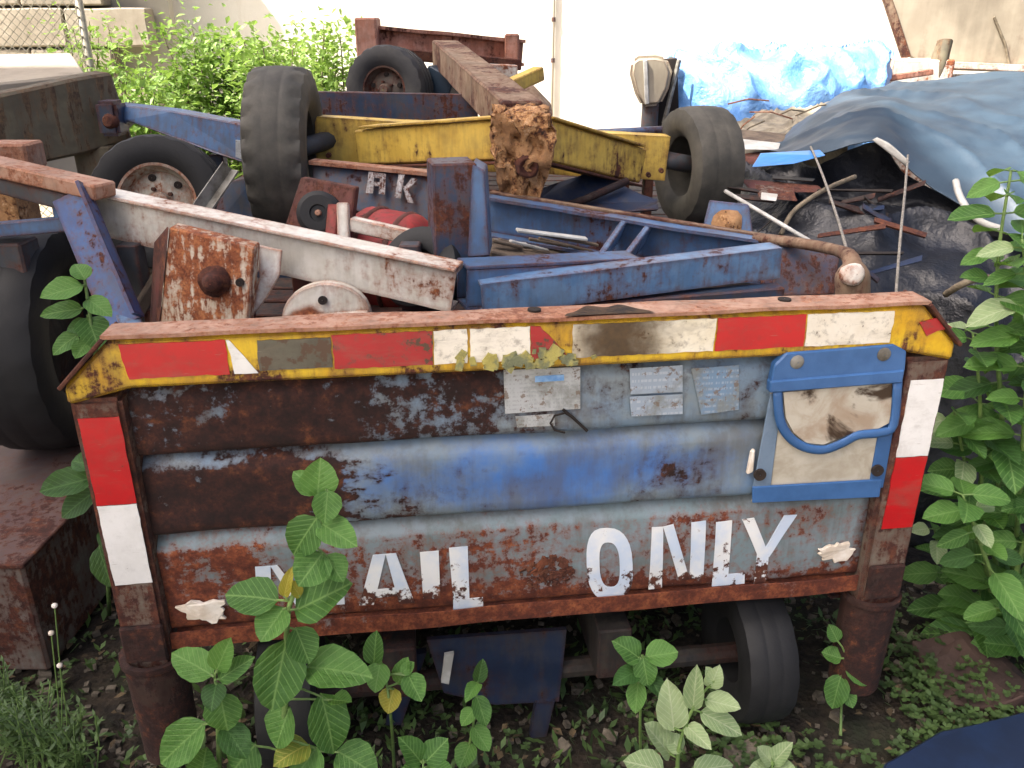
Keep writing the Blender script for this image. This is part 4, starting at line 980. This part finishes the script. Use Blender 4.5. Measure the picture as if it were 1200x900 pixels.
# blue tarp bundle further back
tb = thing('tarp_bundle', 'bright blue crinkled tarpaulin thrown over a crate near the white wall', 'tarpaulin', (1.6, 5.0, 0))
rows = [
 [(785,72,5.4),(840,68,5.4),(900,66,5.4),(960,64,5.4),(1015,62,5.4),(1045,72,5.4)],
 [(786,70,5.0),(840,68,4.95),(900,68,4.95),(960,66,4.95),(1015,64,5.0),(1042,74,5.1)],
 [(788,100,4.85),(840,98,4.75),(900,98,4.75),(960,96,4.75),(1015,90,4.8),(1040,95,4.95)],
 [(788,140,4.8),(840,142,4.65),(900,142,4.6),(960,132,4.6),(1015,118,4.7),(1040,112,4.9)],
 [(788,260,4.85),(840,260,4.7),(900,262,4.65),(960,260,4.65),(1015,260,4.75),(1040,260,4.9)]]
loft([[W(*p) for p in r] for r in rows], 130, 100, .05, 6, 5, .06).jitter(.006, 20, 4).build('tarpaulin', M['tarp_blue'], tb, smooth=True, solid=.003)
q = W(905, 120, 5.1); MB().box((q.x, 5.15, .6), (1.0, .45, 1.2)).build('crate', M['wood_old'], tb, .01)
cv = thing('canvas_heap', 'crumpled beige canvas and netting heaped below the blue tarpaulin', 'canvas', (1.3, 4.2, 0))
rows = [[(845,150,4.6),(890,138,4.6),(940,128,4.6),(985,122,4.6)], [(845,160,4.2),(890,156,4.1),(940,146,4.1),(990,132,4.3)], [(845,178,3.9),(890,176,3.8),(940,170,3.8),(990,160,4.0)], [(845,260,3.8),(890,260,3.7),(940,260,3.7),(990,250,3.9)]]
loft([[W(*p) for p in r] for r in rows], 50, 40, .03, 9, 6, .03).build('canvas', M['canvas'], cv, smooth=True, solid=.003)
for k in range(9):
    q0_ = (rng.uniform(850,960), rng.uniform(120,168), 4.0); q1_ = (q0_[0] + rng.uniform(20,60), q0_[1] + rng.uniform(-28,10), 4.0)
    MB().tube([W(q0_[0],q0_[1],4.02), W((q0_[0]+q1_[0])/2, (q0_[1]+q1_[1])/2 - 4, 3.95), W(*q1_)], .0035, 6).build('stick', M['twig'] if k % 2 else M['salmon'], cv)
# weathered grey housing on a post
hs = thing('grey_housing', 'weathered grey rounded housing on a short post beside the blue tarpaulin', 'housing', (W(762,140,4.7).x, 4.7, 0))
out = [(740,72),(748,66),(768,65),(782,68),(788,84),(784,104),(774,124),(752,126),(744,110),(738,88)]
MB().poly_extrude([W(x, y, 4.62) for x, y in out], Vector((.02,.16,0))).build('shell', M['tan_panel'], hs, .02, smooth=40, seg=3)
MB().beam(W(756,70,4.61), W(758,122,4.61), .02, .02).build('pale_rib', M['hose_white'], hs, .003)
q = W(762,126,4.7); MB().tube([(q.x, 4.7, 0), (q.x, 4.7, q.z + .02)], .045, 12).build('post', M['grey_dark'], hs, smooth=40)
pts = [W(772,70,4.78), W(794,68,4.78), W(796,150,4.78), W(768,150,4.78)]
MB().poly_extrude(pts, Vector((0,.05,0))).build('dark_back', M['hole'], hs, .004)
q = W(782,150,4.8); MB().box((q.x, 4.805, q.z/2), (.10,.05,q.z)).build('dark_leg', M['grey_dark'], hs, .004)
MB().beam(W(796,70,4.7), W(778,145,4.66), .02, .02).build('strut', M['steel'], hs, .003)
# tan truck body and clutter at the top right
tp = thing('tan_truck_body', 'beige truck body side standing behind the blue-grey sheet', 'truck body', (4.4, 5.6, .5))
pts = [W(1036,-12,5.6), W(1048,30,5.6), W(1062,66,5.6), W(1100,82,5.6), W(1420,92,5.6), W(1420,-420,5.6), W(990,-420,5.6), W(1010,-100,5.6)]
MB().poly_extrude(pts, Vector((1.5,1.6,0))).build('body_side', M['tan_panel'], tp, .01)
MB().beam(W(1064,74,5.55), W(1420,90,5.55), .06, .04).build('lower_trim', M['white_rust'], tp, .004)
MB().beam(W(1036,-12,5.57), W(1062,68,5.57), .05, .03, up=Vector((0,-1,0))).build('corner_trim', M['brown_beam'], tp, .004)
for px_ in (1150, 1380):
    q = W(px_, 90, 5.9); MB().box((q.x, 6.1, q.z/2), (.2,.3,q.z)).build('support', M['grey_dark'], tp, .01)
MB().tube([W(1165,20,5.59), W(1178,52,5.585), W(1184,84,5.58)], .008, 6).build('cable', M['twig'], tp)
cc = thing('white_crate', 'battered whitish crate wedged between the tarpaulin and the tan truck body', 'crate', (W(1075,90,5.2).x, 5.2, 0))
q = W(1072, 80, 5.2); MB().box((q.x, 5.25, q.z/2 + .02), (.36,.3,q.z+.06)).subdiv(2).jitter(.015, 7).build('crate', M['white_rust'], cc, .008)
MB().lathe([(.001,-.12),(.035,-.12),(.05,.0),(.04,.12),(.001,.12)], W(1100, 74, 5.15), (.15,.1,1), 14).jitter(.02, 14).build('dark_roll', M['box_beam'], cc, smooth=50)
MB().beam(W(1040,92,5.0), W(1092,84,5.0), .05, .03).build('rusty_bar', M['red_brown'], cc, .004)

# ------------------------------------------------------------------ plants
def leaf_mesh(name, mat, curl, fold, wav, seed, narrow=1.0, ser=.03):
    b = MB(); nu, nv = 6, 10
    def f(u, v):
        y = v; w = (math.sin(math.pi*min(1, v**.86))**.62)*.5*narrow
        w *= (1 - .1*v); x = (u - .5)*2*w
        if u in (0, 1): x *= 1 + ser*math.sin(v*40 + seed)
        z = abs(x)*fold - curl*v*v + wav*math.sin(v*9 + seed + u*4)*abs(u-.5)
        return Vector((x, y, z))
    b.grid(f, nu, nv)
    me_o = b.build(name, mat, None, smooth=True); me = me_o.data; bpy.data.objects.remove(me_o); return me
LM = {}
for mk in ('leaf', 'leaf_dark', 'leaf_pale', 'leaf_yellow'):
    LM[mk] = [leaf_mesh('leaf', M[mk], c, fo, wv, i*1.7) for i, (c, fo, wv) in enumerate(((.12,.28,.05), (.25,.2,.07), (.02,.35,.06), (.35,.3,.05)))]
def put_leaf(parent, base, tip, width, nrm, kind='leaf'):
    base = Vector(base); tip = Vector(tip); y = tip - base; Ln = y.length; y.normalize()
    n = Vector(nrm); z = (n - y*n.dot(y)).normalized(); x = y.cross(z)
    me = rng.choice(LM[kind]); o = bpy.data.objects.new('leaf', me); C.objects.link(o); o.parent = parent
    m = Matrix((x, y, z)).transposed().to_4x4()
    m = Matrix.Translation(base - Vector(parent['_o'])) @ m @ Matrix.Diagonal((width, Ln, (width+Ln)*.5, 1))
    o.matrix_local = m; return o
def pixplant(label, root, stem, leaves, Y, name='weed_plant', kind='leaf', r=.006, cat='plant', group=None):
    """stem: sight points up the stem; leaves: (bx,by,tx,ty,width_px[,kind])"""
    t = thing(name, label, cat, root, group)
    sp = [Vector(root)] + [W(*p) for p in stem]
    n = max(8, len(sp)*5)
    MB().tube([crom(sp, k/n) for k in range(n+1)], [r*(1 - .6*k/n) for k in range(n+1)], 7).build('stem', M['stem'], t, smooth=True)
    for lf in leaves:
        bx, by, tx, ty, wp = lf[:5]; kd = lf[5] if len(lf) > 5 else kind
        px_m = 1000/(Y/sight(bx, by).y)
        dy = rng.uniform(-.025, .005); B_ = W(bx, by, Y); 
        T_ = W(tx, ty, Y + (-.03 if ty > by else .015) + dy)
        view = (Vector((0,0,CAM_H)) - B_).normalized(); nrm = view*.7 + Vector((rng.uniform(-.35,.35), 0, .55))
        put_leaf(t, B_, T_, wp*1.15/px_m, nrm, kd)
        # petiole from the nearest stem point
        q = min((crom(sp, k/40) for k in range(41)), key=lambda s: (s - B_).length)
        MB().tube([q, (q+B_)/2 + Vector((0,-.003,.004)), B_ + (T_-B_)*.06], .0022, 5).build('petiole', M['stem'], t)
    return t
YA = 1.24
pixplant('tall leafy weed growing up past the letters in front of the panel', G(338, 985), [(330,900,YA),(336,800,YA),(338,715,YA),(362,660,YA+.02),(374,605,YA+.03),(374,560,YA+.04)], [
 (372,582,376,538,40),(371,580,346,550,27),(384,574,381,613,32),(372,606,338,653,42),(374,612,417,638,34),(378,648,350,686,42),(382,650,402,682,30),
 (327,704,262,692,44),(346,716,412,683,56),(333,712,305,752,38),(336,748,318,834,54),(358,782,428,784,48),(346,735,364,778,36),(340,828,320,878,42),
 (376,812,396,888,46),(388,820,412,822,20),(362,872,322,890,36,'leaf_yellow'),(352,700,340,680,14,'leaf_yellow'),(333,700,338,670,14,'leaf_yellow'),(300,872,268,905,48),(372,875,345,912,40),(395,880,440,905,44)], YA, r=.007)
pixplant('low weed with broad leaves beside the socket below red tape over white', G(258, 960), [(256,870,1.22),(254,830,1.22),(252,795,1.22)], [
 (250,792,201,762,36),(254,786,268,750,28),(256,797,296,770,24),(258,812,266,860,40),(241,846,184,897,44),(236,908,242,876,32),(254,800,246,830,26,'leaf_dark'),(262,850,290,885,34,'leaf_dark')], 1.22)
pixplant('small weed with one yellowing leaf under the lettering', G(462, 900), [(458,840,1.3),(452,795,1.3),(445,770,1.3)], [
 (438,780,440,740,24),(446,776,438,810,27),(466,802,478,770,20),(478,790,494,822,26),(462,806,452,834,26,'leaf_yellow'),(470,790,484,776,14)], 1.3, r=.004)
pixplant('small weed with rounded leaves between the tongue plate and the cart tyre', G(752, 905), [(750,850,1.34),(752,800,1.34),(752,768,1.34)], [
 (750,772,724,750,30),(756,770,795,764,30),(753,768,760,806,26),(748,798,744,836,22),(748,786,722,797,22,'leaf_dark'),(758,790,778,820,20,'leaf_dark')], 1.34, r=.004)
pixplant('pale young weed with upright leaves in front of the cart tyre', G(800, 985), [(794,900,1.24),(800,860,1.24),(815,825,1.24),(836,797,1.24)], [
 (790,856,784,803,34),(786,885,756,848,32),(812,832,816,782,22),(832,806,842,786,20),(826,820,868,830,24),(820,834,870,858,26),(804,850,830,872,20),(778,905,735,888,34),(800,880,780,860,22),(812,905,860,892,26),(838,800,828,782,14)], 1.24, kind='leaf_pale', r=.005)
pixplant('small weed growing beside the socket under the document pocket', G(985, 862), [(986,830,1.62),(988,790,1.62),(990,765,1.62)], [
 (990,776,1002,742,20),(986,772,963,764,20),(991,780,1020,802,22),(986,790,974,832,26),(982,752,972,732,16),(988,800,1000,830,18)], 1.62, r=.004)
pixplant('two-leaved seedling below the lettering', G(498, 955), [(496,915,1.22),(496,890,1.22)], [(494,894,474,866,28),(498,894,522,868,30),(494,900,470,912,24),(500,898,530,905,22)], 1.22, r=.004)
pixplant('leafy stalk standing before the blue tongue plate', G(545, 960), [(548,890,1.32),(556,840,1.32),(560,790,1.34)], [(560,800,566,772,16,'leaf_dark'),(558,815,572,850,22),(556,830,540,850,18),(554,850,574,880,22),(552,870,538,900,24),(560,800,548,815,16)], 1.32, r=.004)
pixplant('small bright seedling at the front edge of the gravel', G(905, 935), [(905,910,1.3),(905,890,1.3)], [(905,895,888,875,20),(906,895,922,872,20),(905,898,930,900,20),(903,900,882,902,20)], 1.3, r=.003, kind='leaf_pale')
sprig = W(118, 470, 1.72)
pixplant('leafy sprig growing between the bald tyre and the panel', G(128, 720), [(120,520,1.62),(112,420,1.62),(104,360,1.64),(98,320,1.66)], [
 (98,335,46,346,30),(100,328,88,306,22),(98,362,46,366,22),(102,372,116,402,34),(92,392,60,412,22),(102,350,128,366,24),(104,398,88,420,20),(106,380,78,384,18,'leaf_dark'),
 (112,440,84,452,22,'leaf_dark'),(108,560,46,576,34,'leaf_dark'),(112,575,70,606,30,'leaf_dark'),(110,545,84,540,26,'leaf_dark'),(116,520,140,545,24,'leaf_dark'),(118,620,150,650,26,'leaf_dark'),(116,640,130,690,26,'leaf_dark')], 1.64, r=.006)
# right-hand bush
bush = thing('leafy_bush', 'tall leafy green bush beside the post with white tape over red', 'bush', G(1165, 760))
stems = [[(1150,700,1.95),(1140,600,1.9),(1130,540,1.85),(1118,480,1.82)], [(1165,650,1.9),(1175,520,1.82),(1168,400,1.78),(1170,300,1.78),(1185,200,1.8)],
         [(1190,640,1.85),(1200,500,1.75),(1205,380,1.72),(1198,280,1.72)], [(1130,720,2.0),(1105,660,1.98),(1095,620,1.95)], [(1190,680,1.8),(1225,560,1.75),(1240,420,1.75),(1230,320,1.75)], [(1230,700,1.85),(1270,560,1.8),(1285,420,1.8)], [(1180,720,1.7),(1150,640,1.66),(1128,580,1.64)],
         [(1160,690,1.92),(1150,560,1.86),(1148,460,1.8),(1140,390,1.8)]]
for si, s in enumerate(stems):
    sp = [G(1165, 760) + Vector((rng.uniform(-.12,.12), rng.uniform(-.06,.1), 0))] + [W(*p) for p in s]
    MB().tube([crom(sp, k/24) for k in range(25)], [.008*(1 - .65*k/24) for k in range(25)], 7).build('stem', M['stem'], bush, smooth=True)
    ln = sum((sp[i+1]-sp[i]).length for i in range(len(sp)-1)); nn = int(ln/.05)
    for k in range(2, nn+1):
        t_ = k/nn; q = crom(sp, t_); ang = k*1.57 + rng.uniform(-.4,.4)
        for sgn in (0, math.pi):
            if rng.random() < .12: continue
            a = ang + sgn; dr_ = Vector((math.cos(a), math.sin(a)*.8, rng.uniform(-.25,.35))).normalized()
            Ln = rng.uniform(.07,.125)*(1.15 - .4*t_); b0 = q + dr_*.018
            nrm = Vector((rng.uniform(-.3,.3) - dr_.x*.2, -.55 + rng.uniform(-.3,.2), .9))
            put_leaf(bush, b0, b0 + dr_*Ln + Vector((0,0,-.012)), Ln*rng.uniform(.55,.72), nrm, 'leaf' if rng.random() < .72 else ('leaf_dark' if t_ < .7 else 'leaf_pale'))
            MB().tube([q, b0 + dr_*.004], .0018, 4, False).build('petiole', M['stem'], bush)
# sun-lit shrubs by the wall
def shrub(label, x, y, hgt, wid, n, seed, name='wild_shrub'):
    r_ = random.Random(seed); t = thing(name, label, 'shrub', (x, y, 0)); cr = MB(); sm = MB()
    for s in range(14):
        a = r_.uniform(0, 6.28); top = Vector((x + math.cos(a)*wid*r_.uniform(.1,.9), y + math.sin(a)*wid*.5*r_.random(), hgt*r_.uniform(.65,1.0)))
        base = Vector((x + r_.uniform(-.2,.2), y, 0)); mid = (base + top)/2 + Vector((r_.uniform(-.1,.1), 0, .12))
        pts = [crom([base, mid, top], k/10) for k in range(11)]; sm.tube(pts, [.012*(1-.07*k) for k in range(11)], 5, False)
        for k in range(n//14):
            t_ = r_.uniform(.25, 1); c = crom([base, mid, top], t_) + Vector((r_.gauss(0,.11), r_.gauss(0,.11), r_.gauss(0,.07)))
            d = Vector((r_.gauss(0,1), r_.gauss(0,1), r_.gauss(0,.6))).normalized(); s_ = d.cross(Vector((r_.random(), .3, 1))).normalized(); l_ = r_.uniform(.04,.085)
            b_ = cr.bm; vs = [b_.verts.new(v) for v in (c, c + d*l_*.5 + s_*l_*.28 + Vector((0,0,.008)), c + d*l_, c + d*l_*.5 - s_*l_*.28 + Vector((0,0,.008)))]
            b_.faces.new(vs)
    sm.build('stems', M['twig'], t); o = cr.build('foliage', M['leaf_far'], t); o['kind'] = 'stuff'; return t
for i, (px_, top, Y_, wd, n) in enumerate(((235, 24, 6.6, .6, 5600), (300, 40, 6.2, .45, 3600), (355, 22, 7.2, .65, 5000), (130, 72, 5.6, .5, 3600), (92, 25, 7.4, .35, 2200))):
    q = W(px_, top, Y_); shrub(['bushy sunlit shrub against the white wall beside the block wall', 'low sunlit shrub just behind the blue tongue', 'airy sunlit shrub against the white wall behind the upright tyre', 'low grassy shrub behind the end of the box beam', 'thin tall shrub behind the chain-link fence'][i], q.x, Y_, q.z, wd, n, 40 + i)
# narrow-leaved weeds at the bottom left, and ground cover
def tuft(label, x, y, hgt, n, seed, mat=None, group=None):
    r_ = random.Random(seed); t = thing('weed_tuft', label, 'weed', (x, y, 0), group); b = MB(); sm = MB()
    for s in range(n):
        a = r_.uniform(0, 6.28); top = Vector((x + math.cos(a)*r_.uniform(.01,.09), y + math.sin(a)*r_.uniform(.01,.07), hgt*r_.uniform(.45,1)))
        base = Vector((x + r_.uniform(-.04,.04), y + r_.uniform(-.03,.03), -.02)); sm.tube([base, (base+top)/2 + Vector((.01,0,.01)), top], .0018, 4, False)
        for k in range(16):
            t_ = .25 + .75*k/15; c = base.lerp(top, t_); a2 = k*2.4; l_ = r_.uniform(.018,.034)
            d = Vector((math.cos(a2), math.sin(a2), .35)).normalized(); s_ = d.cross(Vector((0,0,1))).normalized()*l_*.13
            b_ = b.bm; vs = [b_.verts.new(v) for v in (c, c + d*l_*.5 + s_, c + d*l_, c + d*l_*.5 - s_)]; b_.faces.new(vs)
    sm.build('stalks', M['stem'], t); o = b.build('foliage', mat or M['blade'], t); o['kind'] = 'stuff'
for i, (px_, py_, h_, n) in enumerate(((20,885,.22,16),(50,905,.24,18),(75,880,.15,10),(8,850,.2,12),(90,915,.2,12),(40,850,.14,10))):
    q = G(px_, py_); tuft('fine-leaved weed tuft growing in front of the steel box', q.x, q.y, h_, n, 70 + i, group='fine-leaved weeds by the steel box')
for i, (px_, py_) in enumerate(((82,752),(92,790),(86,720))):
    t = thing('seed_stalk', 'thin stalk with a white seed head beside the steel box', 'weed', G(px_ - 14, 900), 'seed-headed stalks by the steel box')
    e = W(px_ - 22, py_ - 10, 1.45); MB().tube([G(px_-14,900), (G(px_-14,900)+e)/2 + Vector((.01,0,.01)), e], .0016, 5).build('stalk', M['stem'], t)
    MB().lathe([(.001,-.006),(.006,-.002),(.006,.003),(.001,.007)], e, (0,0,1), 8).build('seed_head', M['white_flake'], t, smooth=True)
def scatter(name, label, cat, n, fn, mat, seed):
    r_ = random.Random(seed); b = MB()
    for k in range(n): fn(b, r_)
    o = b.build(name, mat); o['kind'] = 'stuff'; tag(o, label, cat)
def gx(r_):
    return Vector((r_.uniform(-1.9, 2.2), r_.uniform(.75, 2.3), -.02))
def f_blade(b, r_):
    c = gx(r_)
    if mnoise.noise(c*2.2) < r_.uniform(-.25,.35): return
    d = Vector((r_.gauss(0,1), r_.gauss(0,1), r_.uniform(.3,1.6))).normalized(); l_ = r_.uniform(.015,.05); s_ = d.cross(Vector((.3,.2,1))).normalized()*l_*.2
    c.z += r_.uniform(0,.02); vs = [b.bm.verts.new(v) for v in (c, c + d*l_*.5 + s_, c + d*l_, c + d*l_*.5 - s_)]; b.bm.faces.new(vs)
scatter('ground_cover', 'short green ground cover and moss on the soil under the cart', 'ground cover', 16000, f_blade, M['blade'], 5)
def f_herb(b, r_):
    c = Vector((r_.gauss(.95, .35), r_.gauss(1.62, .22), -.02)) if r_.random() < .55 else gx(r_)
    if mnoise.noise(c*3.1 + Vector((5,2,0))) < r_.uniform(-.3,.3): return
    h_ = r_.uniform(.01,.06); c.z += h_
    for k in range(5):
        a = k*1.26 + r_.random(); l_ = r_.uniform(.008,.02); d = Vector((math.cos(a), math.sin(a), r_.uniform(-.1,.5))).normalized(); s_ = d.cross(Vector((0,0,1))).normalized()*l_*.38
        vs = [b.bm.verts.new(v) for v in (c, c + d*l_*.55 + s_, c + d*l_, c + d*l_*.55 - s_)]; b.bm.faces.new(vs)
scatter('creeping_herbs', 'small round-leaved creeping herbs on the soil under the bush', 'ground cover', 3600, f_herb, M['herb'], 15)
def f_stone(b, r_):
    c = gx(r_); c.z = -.015; r = abs(r_.gauss(0,.005)) + .002
    m_ = Matrix.Rotation(r_.uniform(0,6), 3, 'Z') @ Matrix.Rotation(r_.uniform(-.5,.5), 3, 'X'); b.box(c, (r*2.2, r*1.6, r*1.3), m_)
scatter('gravel', 'small stones and crumbs scattered over the soil', 'gravel', 3500, f_stone, M['stone'], 6)
def f_lit(b, r_):
    c = gx(r_); c.z = .005; a = r_.uniform(0,6.28); l_ = r_.uniform(.012,.035); d = Vector((math.cos(a), math.sin(a), r_.uniform(-.2,.4))); s_ = d.cross(Vector((0,.3,1))).normalized()*l_*.3
    vs = [b.bm.verts.new(v) for v in (c, c + d*l_*.5 + s_, c + d*l_, c + d*l_*.5 - s_ + Vector((0,0,.006)))]; b.bm.faces.new(vs)
scatter('leaf_litter', 'dry brown leaf litter on the soil', 'leaf litter', 1500, f_lit, M['litter'], 8)
o = MB().box(G(1140, 790) + Vector((0,0,-.004)), (.25,.21,.05), Matrix.Rotation(.2, 3, 'Z')).subdiv(6).jitter(.035, 5).jitter(.01, 25).build('paving_stone', M['pink_slab'], None, .008); tag(o, 'broken pinkish paving stone on the ground under the bush', 'stone')
o = MB().poly_extrude([G(1035,905,.03), G(1100,868,.03), G(1215,838,.03), G(1330,880,.03), G(1330,1000,.03), G(1040,1000,.03)], Vector((0,0,.03))).subdiv(2).jitter(.006,6).build('navy_sheet', M['navy'], None, .006); tag(o, 'flat navy blue steel sheet on the ground before the paving stone', 'sheet')
o = MB().box(G(878, 890) + Vector((0,0,.01)), (.10,.08,.03), Matrix.Rotation(.5, 3, 'Z')).subdiv(2).jitter(.012, 12).build('flat_stone', M['stone'], None, .006); tag(o, 'flat grey-pink stone on the ground before the cart tyre', 'stone')
for ob_ in bpy.data.objects:
    if '_o' in ob_: del ob_['_o']
